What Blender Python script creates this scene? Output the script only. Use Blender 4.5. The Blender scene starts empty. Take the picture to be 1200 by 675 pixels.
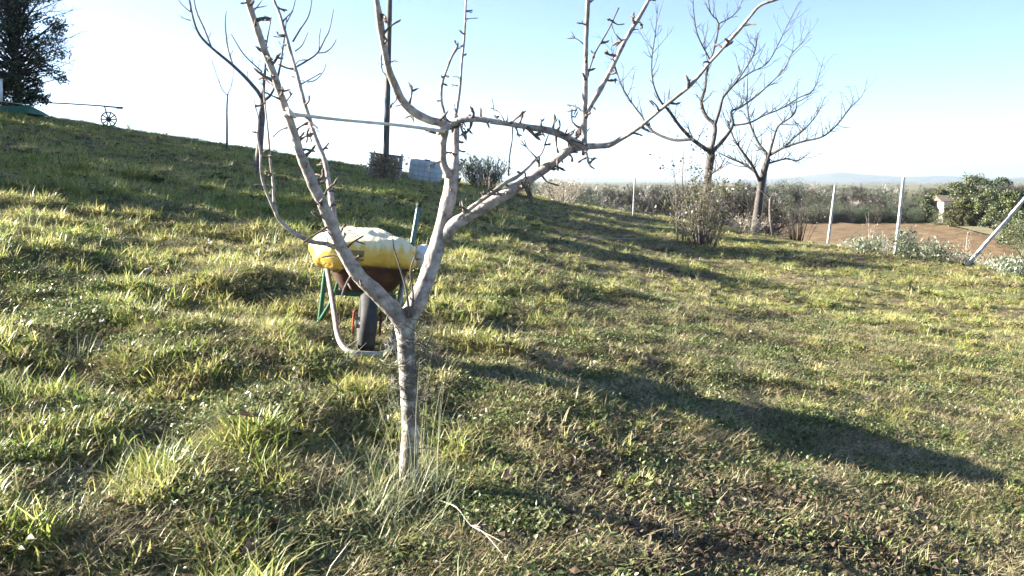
import bpy, bmesh, math, random
import numpy as np
from mathutils import Vector, Matrix

# ------------------------------------------------------------------ camera, sky, sun, exposure
scn = bpy.context.scene
COL = scn.collection
F_PX, CX, CY, HOR = 1039.0, 600.0, 337.5, 212.0     # photograph: 1200 x 675
CAM_Z = 1.5
TH = math.atan((CY - HOR) / F_PX)
cam_d = bpy.data.cameras.new('camera')
cam_d.sensor_width = 36.0
cam_d.lens = 36.0 * F_PX / 1200.0
cam_d.clip_start, cam_d.clip_end = 0.05, 40000.0
cam = bpy.data.objects.new('camera', cam_d)
COL.objects.link(cam)
cam.location = (0, 0, CAM_Z)
cam.rotation_euler = (math.pi / 2 - TH, 0, 0)
scn.camera = cam

SUN_EL = math.radians(20.5)
SUN_H = Vector((-0.99, 0.14)).normalized()         # horizontal direction towards the sun
TO_SUN = Vector((SUN_H.x * math.cos(SUN_EL), SUN_H.y * math.cos(SUN_EL), math.sin(SUN_EL)))
world = bpy.data.worlds.new('World')
scn.world = world
world.use_nodes = True
wn = world.node_tree.nodes
bg = wn['Background']
sky = wn.new('ShaderNodeTexSky')
sky.sky_type = 'NISHITA'
sky.sun_disc = False
sky.sun_elevation = SUN_EL
sky.sun_rotation = math.atan2(SUN_H.x, SUN_H.y)
sky.altitude = 100
sky.air_density, sky.dust_density, sky.ozone_density = 0.5, 0.2, 1.4
world.node_tree.links.new(sky.outputs[0], bg.inputs['Color'])
bg.inputs['Strength'].default_value = 0.05
sun_d = bpy.data.lights.new('sun', 'SUN')
sun_d.energy = 5.0
sun_d.angle = math.radians(0.5)
sun_d.color = (1.0, 0.93, 0.80)
sun = bpy.data.objects.new('sun', sun_d)
COL.objects.link(sun)
sun.rotation_euler = (-TO_SUN).to_track_quat('-Z', 'Y').to_euler()

vs = scn.view_settings
vs.view_transform = 'Standard'
vs.look = 'None'
vs.gamma = 1.0
vs.exposure = 2.85
vs.use_curve_mapping = False
scn.cycles.use_denoising = True
scn.cycles.use_adaptive_sampling = True
scn.cycles.adaptive_threshold = 0.025
scn.cycles.max_bounces = 5
scn.cycles.diffuse_bounces = 2
scn.cycles.transmission_bounces = 4
scn.cycles.transparent_max_bounces = 6
scn.cycles.volume_bounces = 0

rng = np.random.default_rng(7)
R = random.Random(11)

# ------------------------------------------------------------------ terrain heights
def vnoise(x, y, seed=0):
    x = np.asarray(x, float); y = np.asarray(y, float)
    xi = np.floor(x).astype(np.int64); yi = np.floor(y).astype(np.int64)
    fx = x - xi; fy = y - yi
    fx = fx * fx * (3 - 2 * fx); fy = fy * fy * (3 - 2 * fy)
    def h(a, b):
        n = (a * 374761393 + b * 668265263 + seed * 974634541) & 0x7fffffff
        n = ((n ^ (n >> 13)) * 1274126177) & 0x7fffffff
        n = n ^ (n >> 16)
        return (n & 0xffff) / 65535.0
    return (h(xi, yi) * (1 - fx) * (1 - fy) + h(xi + 1, yi) * fx * (1 - fy)
            + h(xi, yi + 1) * (1 - fx) * fy + h(xi + 1, yi + 1) * fx * fy) * 2 - 1

PLAIN = -6.5
def softdrop(t, k, lim):
    t = np.maximum(t, 0)
    q = k * np.minimum(t, lim) ** 2
    return q + np.maximum(t - lim, 0) * 2 * k * lim

def ground(x, y, lumps=True):
    x = np.asarray(x, float); y = np.asarray(y, float)
    xs = np.where(x < -22, -22 + (x + 22) * 0.35, x)
    yy = np.clip(y, -6, 200)
    z = 0.037 * (np.minimum(yy, 12) - 4) + 0.0265 * np.maximum(yy - 12, 0) - 0.16 * xs - 0.04 * np.clip(xs, 0, 4) + 0.08 * np.clip(xs - 4, 0, 8) * (1 - .6 * np.clip((yy - 25) / 10, 0, 1)) + 0.2 * np.exp(-((x - 11.5) / 2.6) ** 2) * np.clip((yy - 8) / 8, 0, 1) * np.clip((31 - yy) / 8, 0, 1)
    z = np.where(y < -6, z + (y + 6) * 0.02, z)
    ye = 37.0 + 3.5 * vnoise(x * 0.07, y * 0 + 3.3, 5)
    xe = 13.6 - 0.25 * (np.clip(y, -10, 60) - 20) + 0.7 * vnoise(y * 0.15, x * 0 + 1.2, 6)
    d = softdrop(y - ye, 0.010, 14) + softdrop(x - xe, 0.07, 4.5)
    z = z - d
    if lumps:
        near = np.clip(1 - (np.hypot(x, y) - 30) / 30, 0, 1)
        calm = 1 - .35 * np.clip((x + .6) / 1.4, 0, 1)
        z = z + near * calm * (0.09 * vnoise(x * 0.85 + 3, y * 0.85, 1) + 0.06 * vnoise(x * 2.3, y * 2.3, 2)
                        + 0.025 * vnoise(x * 6, y * 6, 3))
    far = np.hypot(x, y)
    pl = PLAIN + np.clip((far - 400) / 1500, 0, 1) * (8 * vnoise(x / 500, y / 500, 9) - 6)
    k = 1.2                                             # smooth maximum of hill and plain
    m = np.maximum(z, pl)
    return m + np.log(np.exp((z - m) / k) + np.exp((pl - m) / k)) * k * (1 - np.clip((z - pl) / 5, 0, 1))

def gz(x, y):
    return float(ground(x, y))

def ray(px, py):
    u = (px - CX) / F_PX; v = (CY - py) / F_PX
    return u, math.cos(TH) + v * math.sin(TH), -math.sin(TH) + v * math.cos(TH)

def P(px, py, Y):
    """a photo direction at a forward distance Y chosen from what the thing touches"""
    a, b, c = ray(px, py)
    return Vector((a / b * Y, Y, CAM_Z + c / b * Y))

def mpp(px, py, Y):
    return Y / ray(px, py)[1] / F_PX

def G(px, py, y0=1.5, y1=300.0):
    """where the photo direction meets the ground"""
    a, b, c = ray(px, py)
    Y = y0
    while Y < y1:
        if CAM_Z + c / b * Y < gz(a / b * Y, Y):
            lo, hi = Y / 1.01, Y
            for _ in range(18):
                m = (lo + hi) / 2
                if CAM_Z + c / b * m < gz(a / b * m, m): hi = m
                else: lo = m
            return Vector((a / b * hi, hi, gz(a / b * hi, hi)))
        Y *= 1.01
        if Y > 70 and y1 == 300.0: break                # passes over the slope: take the crest below it
    return G(px, py + 1.0, y0, y1)

# ------------------------------------------------------------------ materials
def mat(name):
    m = bpy.data.materials.new(name)
    m.use_nodes = True
    return m, m.node_tree.nodes, m.node_tree.links, m.node_tree.nodes['Principled BSDF']

def ramp(nodes, stops):
    r = nodes.new('ShaderNodeValToRGB')
    el = r.color_ramp.elements
    while len(el) < len(stops): el.new(0.5)
    for e, (p, c) in zip(el, stops):
        e.position = p; e.color = (*c, 1)
    return r

def noise_mat(name, stops, scale=5.0, rough=0.85, bump=0.0, detail=6, coords='Object', stretch=None, bscale=None, spec=0.3, metal=0.0):
    m, n, l, b = mat(name)
    tc = n.new('ShaderNodeTexCoord')
    src = tc.outputs[coords]
    if stretch:
        mp = n.new('ShaderNodeMapping'); mp.inputs['Scale'].default_value = stretch
        l.new(src, mp.inputs[0]); src = mp.outputs[0]
    t = n.new('ShaderNodeTexNoise'); t.inputs['Scale'].default_value = scale; t.inputs['Detail'].default_value = detail
    l.new(src, t.inputs['Vector'])
    r = ramp(n, stops); l.new(t.outputs[0], r.inputs[0]); l.new(r.outputs[0], b.inputs['Base Color'])
    b.inputs['Roughness'].default_value = rough
    b.inputs['Specular IOR Level'].default_value = spec
    b.inputs['Metallic'].default_value = metal
    if bump:
        t2 = n.new('ShaderNodeTexNoise'); t2.inputs['Scale'].default_value = bscale or scale * 3; t2.inputs['Detail'].default_value = 5
        l.new(src, t2.inputs['Vector'])
        bp = n.new('ShaderNodeBump'); bp.inputs['Strength'].default_value = bump; bp.inputs['Distance'].default_value = 0.01
        l.new(t2.outputs[0], bp.inputs['Height']); l.new(bp.outputs[0], b.inputs['Normal'])
    return m

def leaf_mat(name, stops, trans=0.45, rand=0.35, patch=0.0, patch_scale=0.5, rough=0.42):
    """blade / leaf colour from the per-leaf 'tint' value, the instance and a slow patch noise"""
    m, n, l, b = mat(name)
    at = n.new('ShaderNodeAttribute'); at.attribute_name = 'tint'
    oi = n.new('ShaderNodeObjectInfo')
    m1 = n.new('ShaderNodeMath'); m1.operation = 'MULTIPLY_ADD'
    l.new(oi.outputs['Random'], m1.inputs[0]); m1.inputs[1].default_value = rand; m1.inputs[2].default_value = -rand / 2
    m2 = n.new('ShaderNodeMath'); m2.operation = 'ADD'
    l.new(at.outputs['Fac'], m2.inputs[0]); l.new(m1.outputs[0], m2.inputs[1])
    out = m2.outputs[0]
    if patch:
        ge = n.new('ShaderNodeNewGeometry')
        t = n.new('ShaderNodeTexNoise'); t.inputs['Scale'].default_value = patch_scale; t.inputs['Detail'].default_value = 4
        l.new(ge.outputs['Position'], t.inputs['Vector'])
        m3 = n.new('ShaderNodeMath'); m3.operation = 'MULTIPLY_ADD'
        l.new(t.outputs[0], m3.inputs[0]); m3.inputs[1].default_value = patch; m3.inputs[2].default_value = -patch / 2
        m4 = n.new('ShaderNodeMath'); m4.operation = 'ADD'
        l.new(out, m4.inputs[0]); l.new(m3.outputs[0], m4.inputs[1]); out = m4.outputs[0]
    r = ramp(n, stops); l.new(out, r.inputs[0])
    l.new(r.outputs[0], b.inputs['Base Color'])
    b.inputs['Roughness'].default_value = rough
    b.inputs['Specular IOR Level'].default_value = 0.5
    if trans > 0:
        tr = n.new('ShaderNodeBsdfTranslucent'); l.new(r.outputs[0], tr.inputs['Color'])
        mx = n.new('ShaderNodeMixShader'); mx.inputs[0].default_value = trans
        l.new(b.outputs[0], mx.inputs[1]); l.new(tr.outputs[0], mx.inputs[2])
        l.new(mx.outputs[0], n['Material Output'].inputs['Surface'])
    return m

M = {}
M['grass'] = leaf_mat('grass_blade', [(0.0, (0.50, 0.43, 0.20)), (0.28, (0.35, 0.355, 0.10)), (0.55, (0.20, 0.265, 0.055)), (0.8, (0.092, 0.16, 0.034)), (1.0, (0.04, 0.085, 0.022))], 0.45, 0.35, 0.55, 0.45)
M['dry'] = leaf_mat('dry_blade', [(0.0, (0.50, 0.44, 0.26)), (0.35, (0.34, 0.29, 0.15)), (0.65, (0.19, 0.15, 0.08)), (1.0, (0.085, 0.062, 0.036))], 0.3, 0.4, 0.3, 0.7)
M['pale'] = leaf_mat('pale_long_blade', [(0.0, (0.52, 0.50, 0.34)), (0.5, (0.36, 0.38, 0.20)), (1.0, (0.14, 0.20, 0.06))], 0.35, 0.2)
M['weed'] = leaf_mat('weed_leaf', [(0.0, (0.24, 0.25, 0.11)), (0.5, (0.13, 0.17, 0.055)), (1.0, (0.055, 0.085, 0.032))], 0.35, 0.4, 0.3)
M['litter'] = leaf_mat('dead_leaf', [(0.0, (0.19, 0.145, 0.10)), (0.5, (0.11, 0.075, 0.046)), (1.0, (0.055, 0.037, 0.024))], 0.15, 0.5)
M['silver'] = leaf_mat('silver_leaf', [(0.0, (0.27, 0.29, 0.22)), (0.6, (0.17, 0.20, 0.13)), (1.0, (0.085, 0.115, 0.065))], 0.25, 0.3)
M['ever'] = leaf_mat('evergreen_leaf', [(0.0, (0.075, 0.10, 0.045)), (0.5, (0.045, 0.065, 0.032)), (1.0, (0.022, 0.034, 0.02))], 0.2, 0.2)
M['pine'] = leaf_mat('pine_needles', [(0.0, (0.11, 0.125, 0.045)), (0.5, (0.065, 0.08, 0.03)), (1.0, (0.032, 0.042, 0.02))], 0.2, 0.2)
M['olive'] = leaf_mat('olive_leaf', [(0.0, (0.13, 0.125, 0.05)), (0.5, (0.085, 0.09, 0.035)), (1.0, (0.045, 0.055, 0.022))], 0.3, 0.3)
M['shrubleaf'] = leaf_mat('shrub_leaf', [(0.0, (0.13, 0.125, 0.045)), (0.5, (0.075, 0.085, 0.028)), (1.0, (0.035, 0.048, 0.016))], 0.35, 0.2)
M['beige'] = leaf_mat('beige_dry_leaf', [(0.0, (0.46, 0.40, 0.29)), (0.5, (0.34, 0.28, 0.19)), (1.0, (0.20, 0.15, 0.10))], 0.3, 0.2)
M['cane'] = leaf_mat('cane_leaf', [(0.0, (0.20, 0.19, 0.11)), (0.5, (0.11, 0.125, 0.06)), (1.0, (0.055, 0.07, 0.035))], 0.3, 0.2)
M['thicket'] = leaf_mat('thicket_twigs', [(0.0, (0.065, 0.049, 0.034)), (0.5, (0.034, 0.026, 0.019)), (1.0, (0.015, 0.013, 0.011))], 0.05, 0.6)

def bark_mat(name, dark, mid, light, scale=22, patch=0.0):
    m, n, l, b = mat(name)
    tc = n.new('ShaderNodeTexCoord')
    t = n.new('ShaderNodeTexNoise'); t.inputs['Scale'].default_value = scale; t.inputs['Detail'].default_value = 8; t.inputs['Roughness'].default_value = 0.65
    l.new(tc.outputs['Object'], t.inputs['Vector'])
    r = ramp(n, [(0.30, dark), (0.46, mid), (0.68, light)])
    l.new(t.outputs[0], r.inputs[0])
    t3 = n.new('ShaderNodeTexNoise'); t3.inputs['Scale'].default_value = scale * .32; t3.inputs['Detail'].default_value = 7; t3.inputs['Roughness'].default_value = .7
    l.new(tc.outputs['Object'], t3.inputs['Vector'])
    k3 = ramp(n, [(0.50 - .06 * patch, (0, 0, 0)), (0.60 - .06 * patch, (1, 1, 1))]); l.new(t3.outputs[0], k3.inputs[0])
    mx = n.new('ShaderNodeMix'); mx.data_type = 'RGBA'; mx.inputs['B'].default_value = (dark[0] * .9, dark[1] * .85, dark[2] * .75, 1)
    mk_ = n.new('ShaderNodeMath'); mk_.operation = 'MULTIPLY'; mk_.inputs[1].default_value = .35 + .45 * patch; l.new(k3.outputs[0], mk_.inputs[0])
    l.new(mk_.outputs[0], mx.inputs['Factor']); l.new(r.outputs[0], mx.inputs['A']); l.new(mx.outputs['Result'], b.inputs['Base Color'])
    v = n.new('ShaderNodeTexVoronoi'); v.inputs['Scale'].default_value = scale * 2.2
    mp = n.new('ShaderNodeMapping'); mp.inputs['Scale'].default_value = (1.5, 1.5, .45); l.new(tc.outputs['Object'], mp.inputs[0])
    l.new(mp.outputs[0], v.inputs['Vector'])
    ad = n.new('ShaderNodeMath'); ad.operation = 'ADD'
    l.new(v.outputs['Distance'], ad.inputs[0]); l.new(t.outputs[0], ad.inputs[1])
    bp = n.new('ShaderNodeBump'); bp.inputs['Strength'].default_value = 0.4; bp.inputs['Distance'].default_value = 0.005
    l.new(ad.outputs[0], bp.inputs['Height']); l.new(bp.outputs[0], b.inputs['Normal'])
    b.inputs['Roughness'].default_value = 0.8
    b.inputs['Specular IOR Level'].default_value = 0.25
    return m
M['bark'] = bark_mat('pale_grey_bark', (0.09, 0.075, 0.068), (0.28, 0.25, 0.23), (0.46, 0.42, 0.385), 24, 0.2)
M['trunkbark'] = bark_mat('rough_trunk_bark', (0.07, 0.06, 0.052), (0.30, 0.27, 0.24), (0.54, 0.51, 0.47), 30, 1.0)
M['spur'] = bark_mat('dark_spur_bark', (0.05, 0.04, 0.036), (0.11, 0.085, 0.075), (0.20, 0.16, 0.14), 60)
M['barkdark'] = bark_mat('dark_bark', (0.03, 0.027, 0.026), (0.06, 0.052, 0.048), (0.11, 0.092, 0.08), 12)
M['barkmid'] = bark_mat('grey_brown_bark', (0.06, 0.052, 0.05), (0.12, 0.10, 0.095), (0.20, 0.17, 0.15), 14)
M['dead'] = bark_mat('bleached_twig', (0.18, 0.16, 0.13), (0.32, 0.29, 0.24), (0.45, 0.41, 0.35), 40)
M['canewood'] = bark_mat('bleached_cane', (0.42, 0.38, 0.32), (0.58, 0.54, 0.48), (0.68, 0.65, 0.6), 20)
M['polewood'] = noise_mat('weathered_pole', [(0.3, (0.07, 0.06, 0.058)), (0.7, (0.16, 0.14, 0.13))], 3, 0.9, 0.4, stretch=(6, 6, 0.6))
M['concrete'] = noise_mat('pale_concrete', [(0.3, (0.30, 0.28, 0.27)), (0.55, (0.52, 0.50, 0.48)), (0.7, (0.60, 0.58, 0.55))], 6, 0.85, 0.3)
M['greenpaint'] = noise_mat('green_paint', [(0.35, (0.012, 0.075, 0.045)), (0.62, (0.02, 0.11, 0.065)), (0.75, (0.07, 0.05, 0.03))], 9, 0.45, 0.1, spec=0.5)
M['tubepale'] = noise_mat('worn_pale_tube', [(0.3, (0.13, 0.13, 0.115)), (0.7, (0.30, 0.29, 0.265))], 12, 0.45, 0.1, spec=0.5)
M['rust'] = noise_mat('rusty_tray', [(0.3, (0.03, 0.016, 0.011)), (0.5, (0.06, 0.028, 0.018)), (0.72, (0.11, 0.06, 0.042))], 7, 0.85, 0.3)
M['redpaint'] = noise_mat('red_paint', [(0.3, (0.13, 0.02, 0.014)), (0.7, (0.22, 0.04, 0.025))], 12, 0.5, 0.1)
M['rubber'] = noise_mat('tyre_rubber', [(0.3, (0.018, 0.018, 0.02)), (0.7, (0.05, 0.048, 0.045))], 14, 0.75, 0.2)
M['steel'] = noise_mat('dull_steel', [(0.3, (0.28, 0.28, 0.28)), (0.7, (0.42, 0.41, 0.4))], 14, 0.45, 0.1, metal=0.6)
M['wire'] = noise_mat('dark_wire', [(0.3, (0.03, 0.03, 0.032)), (0.7, (0.08, 0.075, 0.07))], 40, 0.6)
M['toolshaft'] = noise_mat('dark_teal_shaft', [(0.3, (0.012, 0.05, 0.05)), (0.7, (0.03, 0.085, 0.085))], 15, 0.3, spec=0.6)
M['plasticwhite'] = noise_mat('white_plastic', [(0.3, (0.55, 0.56, 0.57)), (0.7, (0.74, 0.75, 0.76))], 5, 0.4, 0.15)
M['ibc'] = noise_mat('tank_plastic', [(0.3, (0.40, 0.46, 0.50)), (0.7, (0.58, 0.63, 0.66))], 2, 0.5, 0.1)
M['tarp'] = noise_mat('green_tarp', [(0.3, (0.02, 0.10, 0.055)), (0.7, (0.05, 0.17, 0.10))], 2, 0.5, 0.3)
M['clod'] = noise_mat('pale_stone', [(0.3, (0.35, 0.33, 0.29)), (0.7, (0.60, 0.58, 0.54))], 20, 0.9, 0.3)
M['plaster'] = noise_mat('cream_plaster', [(0.3, (0.55, 0.50, 0.42)), (0.7, (0.68, 0.63, 0.55))], 1, 0.9)
M['rooftile'] = noise_mat('terracotta', [(0.3, (0.09, 0.075, 0.06)), (0.7, (0.14, 0.115, 0.09))], 2, 0.9)

# ground: soil with matted dry and green grass
def ground_mat():
    m, n, l, b = mat('meadow_soil')
    ge = n.new('ShaderNodeNewGeometry')
    def nz(scale, det=6):
        t = n.new('ShaderNodeTexNoise'); t.inputs['Scale'].default_value = scale; t.inputs['Detail'].default_value = det
        l.new(ge.outputs['Position'], t.inputs['Vector']); return t
    a, c, d = nz(0.45), nz(7.0, 8), nz(0.02, 5)
    soil = ramp(n, [(0.3, (0.045, 0.033, 0.022)), (0.5, (0.10, 0.075, 0.045)), (0.7, (0.19, 0.15, 0.09))]); l.new(c.outputs[0], soil.inputs[0])
    gr = ramp(n, [(0.3, (0.045, 0.055, 0.022)), (0.5, (0.085, 0.095, 0.035)), (0.7, (0.15, 0.14, 0.06))]); l.new(c.outputs[0], gr.inputs[0])
    mx = n.new('ShaderNodeMix'); mx.data_type = 'RGBA'
    k = ramp(n, [(0.42, (0, 0, 0)), (0.58, (1, 1, 1))]); l.new(a.outputs[0], k.inputs[0])
    l.new(k.outputs[0], mx.inputs['Factor']); l.new(soil.outputs[0], mx.inputs['A']); l.new(gr.outputs[0], mx.inputs['B'])
    farc = ramp(n, [(0.35, (0.07, 0.085, 0.04)), (0.5, (0.12, 0.115, 0.06)), (0.65, (0.17, 0.13, 0.08))]); l.new(d.outputs[0], farc.inputs[0])
    sep = n.new('ShaderNodeSeparateXYZ'); l.new(ge.outputs['Position'], sep.inputs[0])
    mr = n.new('ShaderNodeMapRange'); l.new(sep.outputs['Z'], mr.inputs[0])
    mr.inputs[1].default_value = -3.0; mr.inputs[2].default_value = -6.0
    m2 = n.new('ShaderNodeMix'); m2.data_type = 'RGBA'
    l.new(mr.outputs[0], m2.inputs['Factor']); l.new(mx.outputs['Result'], m2.inputs['A']); l.new(farc.outputs[0], m2.inputs['B'])
    l.new(m2.outputs['Result'], b.inputs['Base Color'])
    b.inputs['Roughness'].default_value = 0.95; b.inputs['Specular IOR Level'].default_value = 0.15
    bp = n.new('ShaderNodeBump'); bp.inputs['Strength'].default_value = 0.7; bp.inputs['Distance'].default_value = 0.02
    t = nz(24, 5); l.new(t.outputs[0], bp.inputs['Height']); l.new(bp.outputs[0], b.inputs['Normal'])
    return m
M['ground'] = ground_mat()
M['plough'] = noise_mat('ploughed_earth', [(0.3, (0.065, 0.04, 0.017)), (0.5, (0.105, 0.066, 0.030)), (0.72, (0.15, 0.097, 0.047))], 0.5, 0.95, 1.0, coords='Object', bscale=1.6, detail=10)
M['verge'] = noise_mat('dry_verge', [(0.3, (0.09, 0.085, 0.04)), (0.7, (0.17, 0.15, 0.085))], 0.6, 0.95, 0.3)
M['hill'] = noise_mat('far_hill', [(0.35, (0.05, 0.07, 0.04)), (0.5, (0.10, 0.10, 0.06)), (0.65, (0.16, 0.13, 0.09))], 0.006, 0.95, detail=8)

# ------------------------------------------------------------------ mesh helpers
class MB:
    def __init__(s): s.v = []; s.f = []; s.t = []
    def add(s, v, f, t=None):
        o = len(s.v); s.v += [tuple(p) for p in v]; s.f += [tuple(i + o for i in q) for q in f]
        s.t += (t if t is not None else [0.5] * len(v))
    def mesh(s, name, m, smooth=True):
        me = bpy.data.meshes.new(name); me.from_pydata(s.v, [], s.f)
        if smooth: me.polygons.foreach_set('use_smooth', [True] * len(me.polygons))
        a = me.attributes.new('tint', 'FLOAT', 'POINT'); a.data.foreach_set('value', np.array(s.t, np.float32))
        for q in (m if isinstance(m, (list, tuple)) else [m]): me.materials.append(q)
        me.update(); return me
    def build(s, name, m, parent=None, smooth=True):
        return link(name, s.mesh(name, m, smooth), parent)

def link(name, me, parent=None):
    o = bpy.data.objects.new(name, me); COL.objects.link(o)
    if parent is not None:
        o.parent = parent
        mw = Matrix.Identity(4); q = parent
        while q is not None:
            mw = q.matrix_basis @ mw; q = q.parent
        if not parent.get('_local'): o.matrix_parent_inverse = mw.inverted()
    return o

def tag(o, label=None, cat=None, group=None, kind=None):
    if label: o['label'] = label
    if cat: o['category'] = cat
    if group: o['group'] = group
    if kind: o['kind'] = kind
    return o

def thing(name, label, cat, loc=(0, 0, 0), group=None, local=False):
    o = bpy.data.objects.new(name, None); COL.objects.link(o); o.location = loc
    o.empty_display_size = 0.1
    tag(o, label, cat, group)
    if local: LOCAL.add(o.name)
    return o
LOCAL = set()
def link(name, me, parent=None):
    """children are written in world coordinates, or in the thing's own when it is a LOCAL one"""
    o = bpy.data.objects.new(name, me); COL.objects.link(o)
    if parent is not None:
        o.parent = parent
        top = parent
        while top.parent is not None: top = top.parent
        if top.name not in LOCAL and parent is top:
            o.matrix_parent_inverse = top.matrix_basis.inverted()
    return o

def catmull(pts, rad, step):
    pts = [Vector(p) for p in pts]
    if len(pts) == 2: pts = [pts[0], (pts[0] + pts[1]) / 2, pts[1]]; rad = [rad[0], (rad[0] + rad[1]) / 2, rad[1]]
    out, ro = [], []
    n = len(pts)
    for i in range(n - 1):
        p0 = pts[i - 1] if i else pts[0] * 2 - pts[1]
        p1, p2 = pts[i], pts[i + 1]
        p3 = pts[i + 2] if i + 2 < n else pts[-1] * 2 - pts[-2]
        k = max(1, min(24, int((p2 - p1).length / step + 0.5)))
        for j in range(k):
            t = j / k
            out.append(0.5 * ((2 * p1) + (p2 - p0) * t + (2 * p0 - 5 * p1 + 4 * p2 - p3) * t * t + (3 * p1 - p0 - 3 * p2 + p3) * t ** 3))
            ro.append(rad[i] * (1 - t) + rad[i + 1] * t)
    out.append(pts[-1]); ro.append(rad[-1])
    return out, ro

def tube(mb, pts, rad, sides=8, step=0.05, knob=0.0, tint=0.5, cap=True, rr=R, wob=0.0):
    pts, rad = catmull(pts, rad, step)
    if wob:
        o_ = rr.uniform(0, 99); L_ = 0.0
        for i in range(len(pts)):
            if i: L_ += (pts[i] - pts[i - 1]).length
            rad[i] *= 1 + wob * float(vnoise(L_ * 14 + o_, 0.5, 77)) + wob * .6 * float(vnoise(L_ * 40 + o_, 3.5, 78))
    n = len(pts)
    ref = Vector((0.31, 0.9, 0.2))
    v = []; ph = rr.uniform(0, 6)
    T0 = (pts[1] - pts[0]).normalized()
    if abs(T0.dot(ref)) > 0.95: ref = Vector((1, 0, 0))
    U = T0.cross(ref).normalized()
    for i in range(n):
        T = (pts[min(i + 1, n - 1)] - pts[max(i - 1, 0)])
        T = T.normalized() if T.length > 1e-9 else T0
        U = (U - T * U.dot(T)); U = U.normalized() if U.length > 1e-6 else T.orthogonal().normalized()
        W = T.cross(U)
        for s in range(sides):
            a = 2 * math.pi * s / sides
            k = 1.0
            if knob: k += knob * (math.sin(a * 2 + i * 0.35 + ph) * 0.5 + 1.1 * float(vnoise(i * .55 + ph * 9, 3 * math.cos(a) + 2 * math.sin(a) + 20, 79)))
            v.append(pts[i] + (U * math.cos(a) + W * math.sin(a)) * (rad[i] * k))
    f = []
    for i in range(n - 1):
        for s in range(sides):
            s2 = (s + 1) % sides
            f.append((i * sides + s, i * sides + s2, (i + 1) * sides + s2, (i + 1) * sides + s))
    if cap:
        f.append(tuple(range(sides - 1, -1, -1))); f.append(tuple((n - 1) * sides + s for s in range(sides)))
    mb.add(v, f, [tint] * len(v))
    return pts, rad

def box(mb, c, s, M3=None, tint=0.5):
    c = Vector(c); v = []
    for z in (-1, 1):
        for y in (-1, 1):
            for x in (-1, 1):
                p = Vector((x * s[0] / 2, y * s[1] / 2, z * s[2] / 2))
                v.append(c + (M3 @ p if M3 else p))
    mb.add(v, [(0, 2, 3, 1), (4, 5, 7, 6), (0, 1, 5, 4), (2, 6, 7, 3), (0, 4, 6, 2), (1, 3, 7, 5)], [tint] * 8)

def blade(mb, base, az, length, width, lean, curl, tint, seg=3):
    """a bent tapered grass blade"""
    dirh = Vector((math.cos(az), math.sin(az), 0)); side = Vector((-dirh.y, dirh.x, 0))
    p = Vector(base); ang = lean; v = []
    for i in range(seg + 1):
        t = i / seg
        w = width * (1 - t) ** 0.7 * 0.5
        if i < seg: v += [p - side * w, p + side * w]
        else: v.append(p.copy())
        p = p + (dirh * math.sin(ang) + Vector((0, 0, 1)) * math.cos(ang)) * (length / seg)
        ang += curl / seg
    f = [(2 * i, 2 * i + 1, 2 * i + 3, 2 * i + 2) for i in range(seg - 1)] + [(2 * seg - 2, 2 * seg - 1, 2 * seg)]
    mb.add(v, f, [tint] * len(v))

def leafquad(mb, c, d, n, L, W, tint, fold=0.15):
    d = Vector(d).normalized(); s = d.cross(Vector(n))
    s = s.normalized() if s.length > 1e-5 else d.orthogonal().normalized()
    n = s.cross(d)
    c = Vector(c)
    v = [c, c + d * L * 0.45 + s * W / 2 + n * W * fold, c + d * L, c + d * L * 0.45 - s * W / 2 + n * W * fold]
    mb.add(v, [(0, 1, 2), (0, 2, 3)], [tint] * 4)

def rdir(rr=R):
    z = rr.uniform(-1, 1); a = rr.uniform(0, 2 * math.pi); q = math.sqrt(1 - z * z)
    return Vector((q * math.cos(a), q * math.sin(a), z))

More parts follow.
